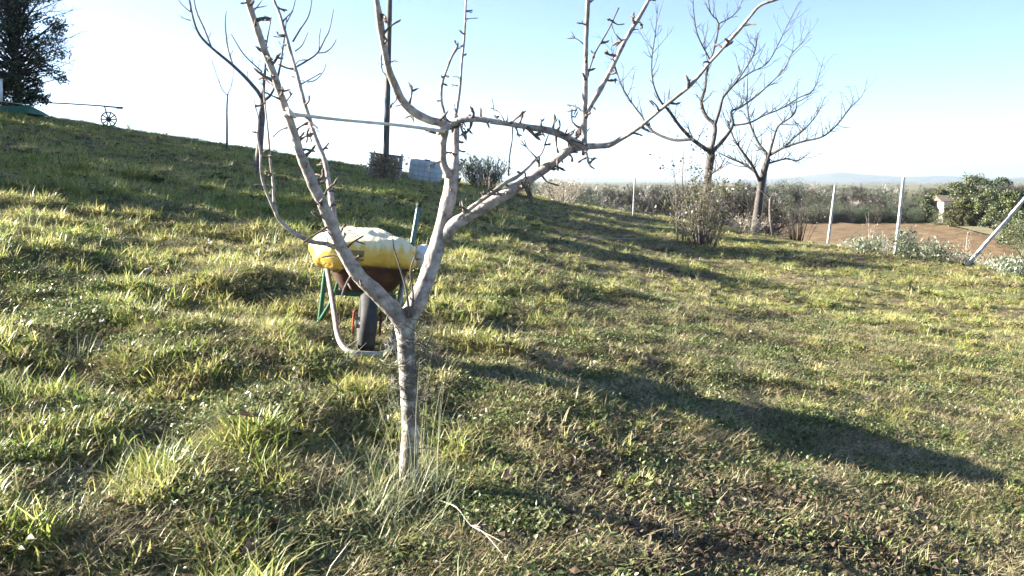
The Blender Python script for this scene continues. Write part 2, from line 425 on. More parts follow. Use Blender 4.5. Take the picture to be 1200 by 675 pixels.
# ------------------------------------------------------------------ instanced 'stuff'
def instancer(name, pts, rot, scl, idx, protos, label, cat):
    pc = bpy.data.collections.new(name + '_kinds')
    for i, me in enumerate(protos):
        pc.objects.link(bpy.data.objects.new('%s_kind_%02d' % (name, i), me))
    me = bpy.data.meshes.new(name); me.from_pydata([tuple(p) for p in pts], [], [])
    N = len(pts)
    a = me.attributes.new('rot', 'FLOAT_VECTOR', 'POINT'); a.data.foreach_set('vector', np.asarray(rot, np.float32).ravel())
    a = me.attributes.new('scl', 'FLOAT', 'POINT'); a.data.foreach_set('value', np.asarray(scl, np.float32))
    a = me.attributes.new('idx', 'INT', 'POINT'); a.data.foreach_set('value', np.asarray(idx, np.int32))
    o = bpy.data.objects.new(name, me); COL.objects.link(o)
    tag(o, label, cat, kind='stuff')
    ng = bpy.data.node_groups.new(name, 'GeometryNodeTree')
    ng.interface.new_socket('Geometry', in_out='INPUT', socket_type='NodeSocketGeometry')
    ng.interface.new_socket('Geometry', in_out='OUTPUT', socket_type='NodeSocketGeometry')
    n, l = ng.nodes, ng.links
    gi, go = n.new('NodeGroupInput'), n.new('NodeGroupOutput')
    ip = n.new('GeometryNodeInstanceOnPoints'); ci = n.new('GeometryNodeCollectionInfo')
    ci.inputs['Collection'].default_value = pc
    ci.inputs['Separate Children'].default_value = True; ci.inputs['Reset Children'].default_value = True
    def na(nm, ty):
        q = n.new('GeometryNodeInputNamedAttribute'); q.data_type = ty; q.inputs['Name'].default_value = nm; return q.outputs['Attribute']
    e2r = n.new('FunctionNodeEulerToRotation')
    l.new(na('rot', 'FLOAT_VECTOR'), e2r.inputs[0]); l.new(e2r.outputs[0], ip.inputs['Rotation'])
    l.new(na('scl', 'FLOAT'), ip.inputs['Scale']); l.new(na('idx', 'INT'), ip.inputs['Instance Index'])
    ip.inputs['Pick Instance'].default_value = True
    l.new(gi.outputs[0], ip.inputs['Points']); l.new(ci.outputs[0], ip.inputs['Instance'])
    l.new(ip.outputs[0], go.inputs[0])
    md = o.modifiers.new('scatter', 'NODES'); md.node_group = ng
    return o

# ================================================================== SETTING
def graded(lo_far, lo, hi, hi_far, step, grow):
    a = list(np.arange(lo, hi + step / 2, step)); s = step
    while a[-1] < hi_far: s *= grow; a.append(a[-1] + s)
    s = step
    while a[0] > lo_far: s *= grow; a.insert(0, a[0] - s)
    return np.array(a)
xs = graded(-13000, -6, 7, 13000, 0.075, 1.045)
ys = graded(-120, 2.0, 11, 17000, 0.075, 1.036)
X, Y = np.meshgrid(xs, ys)
Z = ground(X, Y)
nx, ny = len(xs), len(ys)
me = bpy.data.meshes.new('ground')
me.vertices.add(nx * ny)
me.vertices.foreach_set('co', np.stack([X, Y, Z], -1).astype(np.float32).ravel())
ii = (np.arange(ny - 1)[:, None] * nx + np.arange(nx - 1)[None, :]).ravel()
q = np.stack([ii, ii + 1, ii + nx + 1, ii + nx], -1).astype(np.int32)
me.loops.add(q.size); me.loops.foreach_set('vertex_index', q.ravel())
me.polygons.add(len(q)); me.polygons.foreach_set('loop_start', np.arange(0, q.size, 4, dtype=np.int32))
me.polygons.foreach_set('use_smooth', np.ones(len(q), bool))
me.update(calc_edges=True); me.materials.append(M['ground'])
tag(link('ground', me), kind='structure')

def plain_pt(px, py, z=PLAIN):
    a, b, c = ray(px, py)
    Yd = (z - CAM_Z) / (c / b)
    return Vector((a / b * Yd, Yd, z))

# ploughed field on the low plain, long low furrows
fz = PLAIN + 0.25
outline = [plain_pt(*p) for p in ((860, 262), (960, 261), (1085, 263), (1120, 268), (1160, 279), (1192, 296), (1215, 330))]
far_line = np.array([(p.x, p.y) for p in outline])
mb = MB()
nu, nv = 90, 70
for j in range(nv + 1):
    for i in range(nu + 1):
        t = i / nu * (len(outline) - 1); k = min(int(t), len(outline) - 2); ft = t - k
        p = outline[k].lerp(outline[k + 1], ft)
        nearp = Vector((14 + 16 * i / nu, 42 + 6 * (1 - i / nu), 0))
        w = p.lerp(nearp, j / nv)
        mb.v.append((w.x, w.y, fz + 0.13 * math.sin(w.x * 1.6 + w.y * 0.5) + 0.12 * float(vnoise(w.x * 0.4, w.y * 0.4, 21)))); mb.t.append(0.5)
for j in range(nv):
    for i in range(nu):
        a = j * (nu + 1) + i; mb.f.append((a, a + 1, a + nu + 2, a + nu + 1))
tag(mb.build('ploughed_field', M['plough']), kind='structure')
# dry grass verge along the field's far and right side
mb = MB()
vb = [plain_pt(*p) for p in ((840, 260.5), (960, 259.5), (1090, 260), (1130, 264.5), (1172, 274), (1206, 288), (1235, 320))]
for a, b in zip(outline, vb):
    mb.v += [(a.x, a.y, PLAIN + 0.45), (b.x, b.y, PLAIN + 0.5)]; mb.t += [0.5, 0.5]
for i in range(len(outline) - 1): mb.f.append((2 * i, 2 * i + 1, 2 * i + 3, 2 * i + 2))
tag(mb.build('field_verge', M['verge']), kind='structure')

# far hills
def hill(name, Yd, prof, depth, z0=-14):
    mb = MB(); n = len(prof)
    pr = np.array(prof, float)
    pxs = np.linspace(pr[0, 0], pr[-1, 0], 120)
    pys = np.interp(pxs, pr[:, 0], pr[:, 1])
    rows = 7
    for r in range(rows):
        t = r / (rows - 1)
        for px, py in zip(pxs, pys):
            top = P(px, py, Yd)
            zt = top.z + 5 * float(vnoise(px * 0.05, 1.5, 31)) + 2 * float(vnoise(px * 0.2, 1.5, 32))
            h = math.sin(math.pi * t) if 0 < t < 1 else 0
            mb.v.append((top.x * (1 + (t - 0.5) * depth / Yd), Yd + (t - 0.5) * depth, z0 + max(0, zt - z0) * h)); mb.t.append(0.5)
    for r in range(rows - 1):
        for i in range(119):
            a = r * 120 + i; mb.f.append((a, a + 1, a + 121, a + 120))
    return tag(mb.build(name, M['hill']), kind='structure')
hill('far_hills', 10500, [(-200, 209), (300, 210), (640, 210), (700, 207), (760, 211), (860, 211), (920, 209), (950, 205), (985, 202), (1020, 205), (1060, 207), (1110, 206), (1160, 209), (1250, 206), (1400, 210)], 1800)
hill('nearer_hills', 6500, [(-200, 213), (500, 214), (640, 213), (760, 215), (880, 214), (960, 214), (1040, 212), (1090, 213), (1140, 210), (1200, 210), (1300, 207), (1450, 212)], 1200)

# ================================================================== FRONT TREE
trunk_foot = G(480, 578)
D0 = trunk_foot.y
def limbpts(L, rscale=1.0):
    pts, rad = [], []
    for q in L:
        x, y, r, d = q
        pts.append(P(x, y, d + D0)); rad.append(r * rscale * .84 * mpp(x, y, d + D0))
    return pts, rad

ft = thing('fruit_tree', 'pale-barked bare fruit tree in front, forked low, with short stubby spurs', 'tree', trunk_foot)
mb = MB()
pts, rad = limbpts([(480, 592, 17, 0), (480, 572, 14, 0), (479, 540, 12.2, 0), (481, 500, 12.6, 0), (479, 455, 12.2, 0), (477, 420, 12.6, 0), (475, 395, 13.5, 0), (474, 378, 15, 0), (476, 362, 12, 0.0)])
tube(mb, pts, rad, 18, 0.02, 0.045, wob=.09)
ftrunk = mb.build('trunk', M['trunkbark'], ft)

def spur(parent, p, d, L, r, kind=0, rr=R):
    """a knobbly fruiting spur, often with a side knob and a fat bud"""
    mb = MB(); d = d.normalized()
    k1 = p + d * L * 0.5 + rdir(rr) * L * 0.13; k2 = p + d * L + rdir(rr) * L * 0.2
    tube(mb, [p - d * r, k1, k2, k2 + (k2 - k1).normalized() * r * 2.2], [r * 1.6, r * 0.8, r * .95, r * 0.25], 6, L / 4, 0.15, rr=rr)
    if kind:
        for _ in range(kind):
            b = p.lerp(k2, rr.uniform(0.35, 0.9)); q = (d + rdir(rr) * 0.9).normalized()
            tube(mb, [b, b + q * L * 0.3, b + q * L * 0.5], [r * 0.75, r * .85, r * 0.25], 5, L / 4, 0.15, rr=rr)
    return mb.build('spur', M['spur'], parent)

def add_spurs(limb, path, prad, n, Lpx, rpx, Y, t0=0.05, t1=0.97, up=0.5, rr=R):
    for i in range(n):
        t = t0 + (t1 - t0) * (i + rr.uniform(-1.2, 2.2)) / n; t = min(max(t, t0), t1)
        k = min(int(t * (len(path) - 1)), len(path) - 2)
        p = path[k]; T = (path[k + 1] - path[k]).normalized()
        d = rdir(rr); d = d - T * d.dot(T); d.y *= 0.55; d = d.normalized() + T * rr.uniform(-.5, 0.7) + Vector((0, 0, up * .5))
        m1 = Y / F_PX
        thin = rr.random() < .22
        spur(limb, p + d.normalized() * prad[k] * 0.7, d, (1.7 if thin else 1) * (Lpx[0] * .6 + (Lpx[1] - Lpx[0] * .6) * rr.random() ** 1.4) * m1, rr.uniform(*rpx) * (.6 if thin else 1) * m1, rr.choice((0, 0, 1, 2, 3)), rr)

def limb(L, parent=ft, n=0, Lpx=(7, 17), rpx=(1.1, 1.9), name='limb', sides=10, knob=0.06, up=0.5, m='bark', t0=0.05, t1=0.97, seed=0):
    mb = MB(); pts, rad = limbpts(L)
    path, pr = tube(mb, pts, rad, sides + 2, 0.018, knob, wob=.12)
    o = mb.build(name, M[m], parent)
    if n: add_spurs(o, path, pr, n, Lpx, rpx, D0, t0, t1, up, random.Random(seed + 5))
    return o

# left limb and what it carries
A = limb([(477, 388, 12, 0), (463, 366, 12, -.03), (440, 342, 11, -.08), (418, 320, 10.5, -.12), (398, 286, 9.5, -.17), (381, 246, 8.6, -.22), (367, 216, 7.6, -.26), (354, 186, 6.6, -.29), (342, 148, 5.6, -.33), (335, 128, 5.4, -.35), (327, 106, 4.9, -.37), (319, 82, 4.7, -.39), (310, 60, 4.6, -.42), (302, 36, 4.4, -.45), (295, 15, 4.2, -.47), (289, -5, 4.0, -.5), (280, -45, 4.0, -.55), (276, -85, 3, -.6)],
         n=56, Lpx=(8, 24), rpx=(1.0, 1.8), t0=0.16, seed=1)
A2 = limb([(399, 288, 5, -.12), (394, 268, 4.6, -.1), (390, 246, 4.3, -.07), (385, 213, 4.0, -.02), (380, 187, 3.6, .02), (371, 165, 3.4, .05), (363, 141, 3.2, .08), (356, 118, 3.0, .1), (350, 96, 2.9, .13), (347, 84, 2.7, .15), (341, 63, 2.4, .18), (334, 38, 2.2, .2), (327, 15, 2.0, .23), (320, -3, 1.9, .25), (312, -40, 1.5, .3)],
          n=26, Lpx=(7, 18), rpx=(.9, 1.4), sides=8, seed=2)
for tw in ([(348, 78, 1.5, .15), (360, 71, 1.3, .18), (372, 62, 1.2, .2), (381, 45, 1.0, .24), (386, 35, .9, .26), (391, 11, .6, .3)],
           [(372, 62, 1.0, .2), (382, 61, .9, .2), (390, 54, .7, .2), (394, 46, .5, .2)], [(374, 58, .9, .2), (374, 45, .8, .22), (376, 33, .5, .24)],
           [(343, 49, 1.4, .2), (352, 34, 1.2, .2), (361, 20, 1.0, .2), (365, 3, .8, .2), (366, -20, .5, .2)],
           [(351, 93, 1.2, .13), (361, 96, 1.0, .1), (371, 93, .9, .1), (380, 82, .7, .1), (382, 74, .5, .1)],
           [(346, 60, 1.0, .18), (354, 53, .9, .2), (361, 38, .6, .22)], [(336, 26, 1.0, .2), (343, 12, .8, .2), (347, -4, .5, .2)]):
    limb(tw, A2, name='twig', sides=5, knob=0.02, m='barkmid')
B = limb([(392, 290, 3.6, -.18), (384, 286, 3.4, -.2), (365, 283, 3.2, -.22), (345, 273, 2.9, -.24), (327, 257, 2.6, -.26), (322, 242, 2.2, -.27), (320, 214, 1.9, -.28), (317, 190, 1.8, -.29), (314, 154, 1.5, -.3), (310, 118, 1.2, -.3), (308, 100, .8, -.3)], n=5, Lpx=(5, 12), rpx=(.9, 1.3), sides=7, seed=3)
limb([(325, 254, 2.2, -.26), (311, 222, 1.9, -.3), (306, 203, 1.7, -.32), (305, 178, 1.6, -.33), (302, 160, 1.4, -.33), (303, 140, 1.1, -.33), (299, 124, .9, -.34), (297, 113, .7, -.34)], B, n=4, Lpx=(5, 10), rpx=(.8, 1.1), name='twig', sides=6, seed=4)

# central limb with its two parallel stems
C = limb([(473, 384, 12, 0), (484, 362, 13, .01), (497, 335, 12.6, .03), (508, 302, 11.6, .06), (516, 275, 11, .08), (522, 250, 10.4, .1), (527, 226, 9.6, .12), (530, 208, 9.8, .13), (533, 190, 6.2, .16), (534, 165, 5.6, .18), (534, 146, 5.2, .19), (533, 134, 3.6, .2)],
         n=9, Lpx=(6, 15), rpx=(1.1, 1.8), t0=0.5, seed=6)
D = limb([(527, 206, 6, .11), (520, 192, 5.4, .09), (519, 170, 5.2, .07), (521, 152, 6.2, .05), (516, 144, 6.2, .03), (504, 141, 6, .0), (486, 132, 6, -.05), (472, 119, 5.9, -.1), (464, 103, 5.5, -.15), (456, 83, 5.2, -.2), (450, 56, 5.0, -.25), (446, 33, 4.9, -.29), (443, 12, 4.7, -.33), (440, -8, 4.5, -.36), (436, -50, 4, -.42), (438, -90, 3, -.46)],
         n=22, Lpx=(8, 22), rpx=(1.0, 1.7), t0=0.06, seed=7)
S1 = limb([(533, 140, 3, .19), (536, 124, 2.3, .2), (539, 101, 2.0, .21), (541, 74, 1.8, .22), (544, 44, 1.6, .23), (546, 0, 1.4, .25), (548, -40, 1.0, .26)], C, n=11, Lpx=(4, 9), rpx=(.8, 1.2), name='shoot', sides=7, seed=8)
S2 = limb([(523, 146, 3, .05), (520, 131, 2.6, .06), (517, 118, 2.2, .07), (518, 98, 2.0, .07), (524, 80, 1.8, .08), (530, 65, 1.8, .08), (535, 57, 2.6, .09), (537, 50, .8, .09)], D, n=8, Lpx=(4, 9), rpx=(.9, 1.3), name='shoot', sides=7, seed=9)
# long level limb and the right-hand limb it grafts into
E = limb([(513, 156, 3.4, .02), (521, 151, 4.6, 0), (530, 145, 5, -.01), (543, 140, 4.6, -.02), (564, 140, 3.8, -.03), (587, 144, 3.6, -.03), (608, 147, 4.0, -.02), (626, 150, 4.4, .0), (647, 154, 4.6, .02), (664, 161, 5, .03), (678, 169, 5.4, .04), (686, 174, 5, .05)],
         n=34, Lpx=(7, 22), rpx=(1.0, 2.0), up=0.35, seed=10)
Fm = limb([(519, 282, 9, .07), (531, 264, 9.6, .06), (546, 255, 8.8, .06), (570, 241, 8.2, .05), (593, 227, 7.6, .05), (611, 216, 7.2, .05), (632, 202, 6.6, .05), (650, 189, 6.4, .05), (667, 176, 6.4, .05), (684, 172, 6.2, .05), (690, 174, 4, .05)],
          n=32, Lpx=(7, 20), rpx=(1.0, 1.9), t0=0.2, seed=11)
limb([(536, 256, 3.4, .0), (558, 239, 3.2, -.01), (578, 225, 3.0, -.02), (594, 213, 2.8, -.02), (603, 209, 2.8, -.02), (614, 201, 1.9, -.02), (626, 189, 1.7, -.02), (635, 179, 1.4, -.03), (640, 165, 1.0, -.03), (643, 157, .7, -.03)], Fm, n=8, Lpx=(7, 15), rpx=(1.0, 1.5), name='shoot', sides=7, seed=12)
limb([(601, 148, 1.1, -.02), (600, 165, 1.0, -.03), (597, 185, 1.0, -.03), (596, 206, 1.3, -.02)], E, name='twig', sides=5, knob=0.02, m='barkmid')
limb([(530, 205, 2.0, .1), (540, 196, 1.7, .08), (546, 186, 1.3, .07)], C, n=2, Lpx=(4, 8), rpx=(.8, 1.2), name='twig', sides=6, m='dead', seed=13)
limb([(544, 256, 1.8, .0), (543, 244, 1.5, -.02), (541, 234, .9, -.03)], Fm, n=2, Lpx=(3, 7), rpx=(.8, 1.1), name='twig', sides=6, m='dead', seed=14)
Gl = limb([(685, 182, 4.4, .05), (685, 162, 4.2, .04), (685, 142, 4.0, .03), (686, 89, 3.7, 0), (687, 44, 3.4, -.03), (689, 0, 3.1, -.06), (690, -45, 2.6, -.1)], Fm, n=11, Lpx=(8, 17), rpx=(1.1, 1.8), up=0.2, seed=15)
Hl = limb([(676, 160, 3.8, .08), (684, 142, 3.7, .1), (692, 124, 3.6, .12), (704, 104, 3.5, .15), (718, 77, 3.3, .18), (733, 47, 3.1, .21), (748, 22, 2.9, .24), (760, 0, 2.7, .27), (778, -40, 2.2, .32)], Fm, n=18, Lpx=(7, 17), rpx=(1.0, 1.7), seed=16)
Il = limb([(684, 172, 5, .05), (699, 171, 4.4, .02), (713, 170, 4.0, -.01), (727, 163, 3.2, -.03), (748, 150, 2.9, -.07), (772, 130, 2.7, -.11), (792, 114, 2.6, -.14), (811, 98, 2.6, -.17), (832, 73, 2.6, -.21), (850, 53, 2.4, -.24), (867, 34, 2.3, -.27), (880, 18, 2.2, -.29), (891, 6, 2.2, -.31), (905, 1, 2.0, -.33), (916, -2, 1.2, -.34)],
          Fm, n=11, Lpx=(8, 15), rpx=(1.2, 1.9), seed=17, sides=8)
limb([(688, 92, 1.4, .0), (691, 80, 1.3, .02), (697, 63, 1.3, .04), (704, 50, 1.2, .06), (714, 33, 1.1, .08), (721, 18, 1.0, .1), (725, 9, 1.4, .1)], Gl, n=6, Lpx=(4, 9), rpx=(.9, 1.4), name='shoot', sides=6, m='barkmid', seed=18)
limb([(686, 178, 2.6, .03), (689, 188, 2.0, .0), (692, 195, 1.4, -.02), (697, 198, .8, -.03)], Fm, n=3, Lpx=(4, 8), rpx=(.8, 1.3), name='twig', sides=6, seed=19)
# reddish young shoots in the fork
for tw in ([(480, 372, 2, -.05), (476, 340, 1.6, -.08), (469, 315, 1.3, -.1), (462, 292, 1.0, -.12), (460, 276, .6, -.12)], [(482, 372, 2, -.05), (484, 345, 1.5, -.07), (481, 318, 1.2, -.08), (486, 300, .8, -.08)]):
    limb(tw, ft, name='shoot', sides=5, knob=0.02, m='barkmid')

# spreader cane tied between left and central limb
mb = MB()
pts, rad = limbpts([(331, 133, 2.6, -.41), (344, 134, 2.8, -.40), (400, 140.5, 2.1, -.27), (470, 147, 2.2, -.12), (521, 154, 2.4, -.03)])
tube(mb, pts, rad, 8, 0.05, 0.03)
cn = thing('spreader_cane', 'thin bleached cane spreading the left and middle limbs apart', 'cane', pts[0])
mb.build('cane', M['canewood'], cn)
mb = MB(); pts, rad = limbpts([(336, 126, 2.4, -.42), (341, 133, 3.6, -.42), (347, 138, 2.2, -.41)])
tube(mb, pts, rad, 8, 0.02, 0.1); mb.build('tie', M['canewood'], cn)

# wire netting round the trunk
mb = MB(); rr = random.Random(4)
for k in range(28):
    a = rr.uniform(0, 6.28); z = trunk_foot.z + .75 - .7 * rr.random() ** 1.4
    pts = []
    for j in range(9):
        rad_ = 0.062 + 0.03 * rr.random() + (0.03 if k % 3 == 0 else 0)
        c = P(479, 480, D0)
        pts.append((c.x + rad_ * math.cos(a), D0 + rad_ * math.sin(a), z))
        a += rr.uniform(0.5, 0.9) * (1 if k % 2 else -1); z += rr.uniform(-0.05, 0.06)
    tube(mb, pts, [0.0017] * 9, 3, 0.04, 0)
tag(mb.build('wire_netting', M['wire']), 'dark loose wire netting wound round the front tree trunk', 'netting')

# ================================================================== WHEELBARROW
wc = G(427, 417)                                    # wheel contact
back = G(418, 372)
by = Vector((back.x - wc.x, back.y - wc.y, 0)).normalized()
by3 = Vector((by.x, by.y, (gz(wc.x + by.x * .8, wc.y + by.y * .8) - wc.z) / .8)).normalized()
bx = Vector((by.y, -by.x, -0.10)).normalized()
bz = bx.cross(by3).normalized(); bx = by3.cross(bz).normalized()
wb = thing('wheelbarrow', 'green-legged wheelbarrow with rusty tray and black tyre behind the front tree', 'wheelbarrow', wc, local=True)
wb.matrix_basis = Matrix((( bx.x, by3.x, bz.x, wc.x), (bx.y, by3.y, bz.y, wc.y), (bx.z, by3.z, bz.z, wc.z + 0.01), (0, 0, 0, 1))) @ Matrix.Scale(1.14, 4)
# wheel
RW = 0.20
wh = MB()
def torus(mb, c, R0, r, n=40, m=10, squash=1.25):
    v, f = [], []
    for i in range(n):
        a = 2 * math.pi * i / n
        for j in range(m):
            b = 2 * math.pi * j / m
            q = R0 + r * math.cos(b)
            if abs(math.cos(b)) > 0.8 and math.cos(b) > 0 and i % 2: q -= 0.006
            v.append((c[0] + r * squash * math.sin(b), c[1] + q * math.cos(a), c[2] + q * math.sin(a)))
    for i in range(n):
        for j in range(m):
            f.append((i * m + j, i * m + (j + 1) % m, ((i + 1) % n) * m + (j + 1) % m, ((i + 1) % n) * m + j))
    mb.add(v, f)
def disc(mb, c, r, w, n=28, dish=0.0):
    v = [(c[0] + s * w / 2, c[1] + r * math.cos(2 * math.pi * i / n), c[2] + r * math.sin(2 * math.pi * i / n)) for s in (-1, 1) for i in range(n)]
    v += [(c[0] - w / 2 + dish, c[1], c[2]), (c[0] + w / 2 - dish, c[1], c[2])]
    f = [(i, (i + 1) % n, n + (i + 1) % n, n + i) for i in range(n)]
    f += [(2 * n, (i + 1) % n, i) for i in range(n)] + [(2 * n + 1, n + i, n + (i + 1) % n) for i in range(n)]
    mb.add(v, f)
disc(wh, (0, 0, RW), 0.035, 0.13)
wheel = wh.build('wheel', M['steel'], wb)
t = MB(); torus(t, (0, 0, RW), RW - 0.042, 0.042); t.build('tyre', M['rubber'], wheel)
t = MB(); disc(t, (0, 0, RW), RW - 0.07, 0.05, dish=0.02); t.build('rim', M['redpaint'], wheel)
# frame rails: from under the tray down and round in front of the wheel
t = MB()
rail = [(-.26, .95, .50), (-.265, .78, .50), (-.262, .60, .46), (-.235, .42, .36), (-.20, .18, .22), (-.175, -.02, .12), (-.14, -.19, .075), (-.08, -.265, .06), (0, -.275, .06)]
full = rail + [(-x, y, z) for x, y, z in rail[-2::-1]]
tube(t, full, [0.017] * len(full), 10, 0.03)
t.build('frame_tube', M['tubepale'], wb)
for s in (-1, 1):
    t = MB(); tube(t, [(s * .265, .80, .52), (s * .275, .82, .26), (s * .285, .84, .0), (s * .285, .84, -.03)], [0.017] * 4, 10, 0.05); t.build('leg', M['greenpaint'], wb)
    t = MB(); tube(t, [(s * .17, .55, .44), (s * .21, .68, .24), (s * .282, .83, .06)], [0.012] * 3, 8, 0.05); t.build('brace', M['greenpaint'], wb)
    t = MB(); tube(t, [(s * .26, .94, .50), (s * .27, 1.15, .53), (s * .275, 1.38, .56)], [0.017] * 3, 10, 0.05); h = t.build('handle', M['greenpaint'], wb)
    t = MB(); tube(t, [(s * .2745, 1.30, .552), (s * .276, 1.43, .567)], [0.023] * 2, 10, 0.03); t.build('grip', M['rubber'], h)
    t = MB(); box(t, (s * .085, .02, RW), (.008, .10, .14)); t.build('axle_bracket', M['redpaint'], wb, False)
# tray: open trough of sheet steel, double skinned, rolled rim
t = MB()
prof = [(0.0, [(-.16, .24, .36), (.16, .24, .36), (.16, .78, .34), (-.16, .78, .34)]), (1.0, [(-.27, .06, .54), (.27, .06, .54), (.27, .90, .54), (-.27, .90, .54)])]
rows = []
for k in range(6):
    w = k / 5
    rows.append([tuple(a[i] * (1 - w ** .8) + b[i] * w ** .8 if i < 2 else a[i] * (1 - w) + b[i] * w for i in range(3)) for a, b in zip(prof[0][1], prof[1][1])])
def ring(c4, n=8, rad=.28):
    o = []
    for i in range(4):
        p, q_, r_ = Vector(c4[i - 1]), Vector(c4[i]), Vector(c4[(i + 1) % 4])
        for j in range(n):
            u = j / (n - 1)
            a = q_.lerp(p, rad * (1 - u)); b = q_.lerp(r_, rad * u)
            o.append(a.lerp(b, u))
    return o
vv = []; nr = 0
for rw in rows:
    g = ring(rw); nr = len(g); vv += g
ff = [(k * nr + i, k * nr + (i + 1) % nr, (k + 1) * nr + (i + 1) % nr, (k + 1) * nr + i) for k in range(5) for i in range(nr)]
ff.append(tuple(range(nr - 1, -1, -1)))
o0 = len(vv)
cen = Vector((0, .46, .45))
inner = [v + (cen - v).normalized() * 0.008 for v in vv]
t.add(vv, ff); t.add(inner, [tuple(reversed(f)) for f in ff])
tray = t.build('tray', M['rust'], wb)
t = MB(); g = ring(rows[-1]); tube(t, g + [g[0]], [0.008] * (nr + 1), 6, 0.05, cap=False); t.build('rim_roll', M['rust'], tray)
t = MB(); box(t, (0, .40, .325), (.40, .03, .03)); t.build('cross_bar', M['greenpaint'], wb, False)

# sack lying across the tray
sack_mats = []
def sack_mat():
    m, n, l, b = mat('printed_sack')
    tc = n.new('ShaderNodeTexCoord'); sep = n.new('ShaderNodeSeparateXYZ'); l.new(tc.outputs['Object'], sep.inputs[0])
    t = n.new('ShaderNodeTexNoise'); t.inputs['Scale'].default_value = 1.0; t.inputs['Detail'].default_value = 4
    mp = n.new('ShaderNodeMapping'); mp.inputs['Scale'].default_value = (34, 4, 3); l.new(tc.outputs['Object'], mp.inputs[0]); l.new(mp.outputs[0], t.inputs['Vector'])
    ma = n.new('ShaderNodeMath'); ma.operation = 'MULTIPLY_ADD'; l.new(t.outputs[0], ma.inputs[0]); ma.inputs[1].default_value = 0.17; l.new(sep.outputs['Z'], ma.inputs[2])
    r = ramp(n, [(0.27, (0.62, 0.40, 0.075)), (0.285, (0.66, 0.50, 0.16)), (0.31, (0.71, 0.61, 0.38)), (0.38, (0.74, 0.67, 0.48))]); l.new(ma.outputs[0], r.inputs[0])
    l.new(r.outputs[0], b.inputs['Base Color']); b.inputs['Roughness'].default_value = 0.42
    t2 = n.new('ShaderNodeTexNoise'); t2.inputs['Scale'].default_value = 9; t2.inputs['Detail'].default_value = 7; t2.inputs['Distortion'].default_value = 1.5; l.new(tc.outputs['Object'], t2.inputs['Vector'])
    bp = n.new('ShaderNodeBump'); bp.inputs['Strength'].default_value = 0.9; bp.inputs['Distance'].default_value = 0.03; l.new(t2.outputs[0], bp.inputs['Height']); l.new(bp.outputs[0], b.inputs['Normal'])
    return m
M['sack'] = sack_mat()
M['print'] = noise_mat('dark_print', [(0.3, (0.14, 0.10, 0.035)), (0.7, (0.26, 0.19, 0.07))], 8, 0.45)
def sack(name, hx, hy, hz, parent, mats, rects=(), seed=3, nu=72, nv=40):
    v, f, mi = [], [], []
    for j in range(nv + 1):
        la = -math.pi / 2 + math.pi * j / nv
        for i in range(nu):
            lo = 2 * math.pi * i / nu
            sp = lambda c, e: math.copysign(abs(c) ** e, c)
            x = hx * sp(math.cos(la), .62) * sp(math.cos(lo), .55); y = hy * sp(math.cos(la), .62) * sp(math.sin(lo), .6); z = hz * sp(math.sin(la), .85)
            if z > 0: z *= 1.0 - 0.35 * (abs(x) / hx) ** 3
            w = 0.022 * float(vnoise(x * 9 + 7, y * 9 + z * 11, seed)) + 0.011 * float(vnoise(x * 24, z * 24 + y * 20, seed + 1))
            pin = max(0, abs(x) / hx - .75) * 0.05 * math.sin(9 * z / hz + 5 * y / hy)
            v.append((x + pin, y + w * .6, z + w + hz))
    for j in range(nv):
        for i in range(nu):
            f.append((j * nu + i, j * nu + (i + 1) % nu, (j + 1) * nu + (i + 1) % nu, (j + 1) * nu + i))
    me = bpy.data.meshes.new(name); me.from_pydata(v, [], f)
    for q_ in mats: me.materials.append(q_)
    for p in me.polygons:
        p.use_smooth = True
        c = p.center
        if c.y < 0:
            for (x0, x1, z0, z1) in rects:
                if x0 < c.x < x1 and z0 < c.z < z1: p.material_index = 1
    me.update(); return link(name, me, parent)
sk = thing('sack', 'full yellow and cream printed plastic sack lying across the wheelbarrow tray', 'sack', local=True)
sk.matrix_basis = wb.matrix_basis @ Matrix.Translation((-.035, .45, .47)) @ Matrix.Rotation(math.radians(-2), 4, 'Z')
sack('bag', .345, .41, .142, sk, [M['sack'], M['print']], rects=((-.13, -.03, .145, .17), (-.12, -.02, .105, .122), (.08, .17, .03, .06), (-.22, -.13, .02, .045)))
t = MB()
for k in range(6):
    a = k / 5 * .2 - .1
    leafquad(t, (.31, a, .11), (1, a * 2, .15), (0, 0, 1), .09, .07, .5)
t.build('tied_end', M['sack'], sk)
# crumpled white bag at the sack's right end and a tool shaft standing behind
cb = thing('crumpled_bag', 'small crumpled white plastic bag tucked at the right end of the yellow sack', 'plastic bag', local=True)
cb.matrix_basis = wb.matrix_basis @ Matrix.Translation((.315, .50, .54)) @ Matrix.Rotation(0.5, 4, 'Y')
sack('bag', .055, .09, .075, cb, [M['plasticwhite']], seed=8, nu=32, nv=18)
t = MB()
p0 = P(482, 292, wc.y + .75); p1 = P(491, 241, wc.y + .82)
tube(t, [p0, p0.lerp(p1, .5), p1], [.021, .021, .022], 10, .05)
ts = thing('tool_shaft', 'dark teal tool shaft sticking up behind the right end of the yellow sack', 'tool', p0)
t.build('shaft', M['toolshaft'], ts)
t = MB(); tube(t, [p1 - (p1 - p0) * .03, p1 + (p1 - p0) * .05], [.024, .022], 10, .02); t.build('end_cap', M['rubber'], ts)

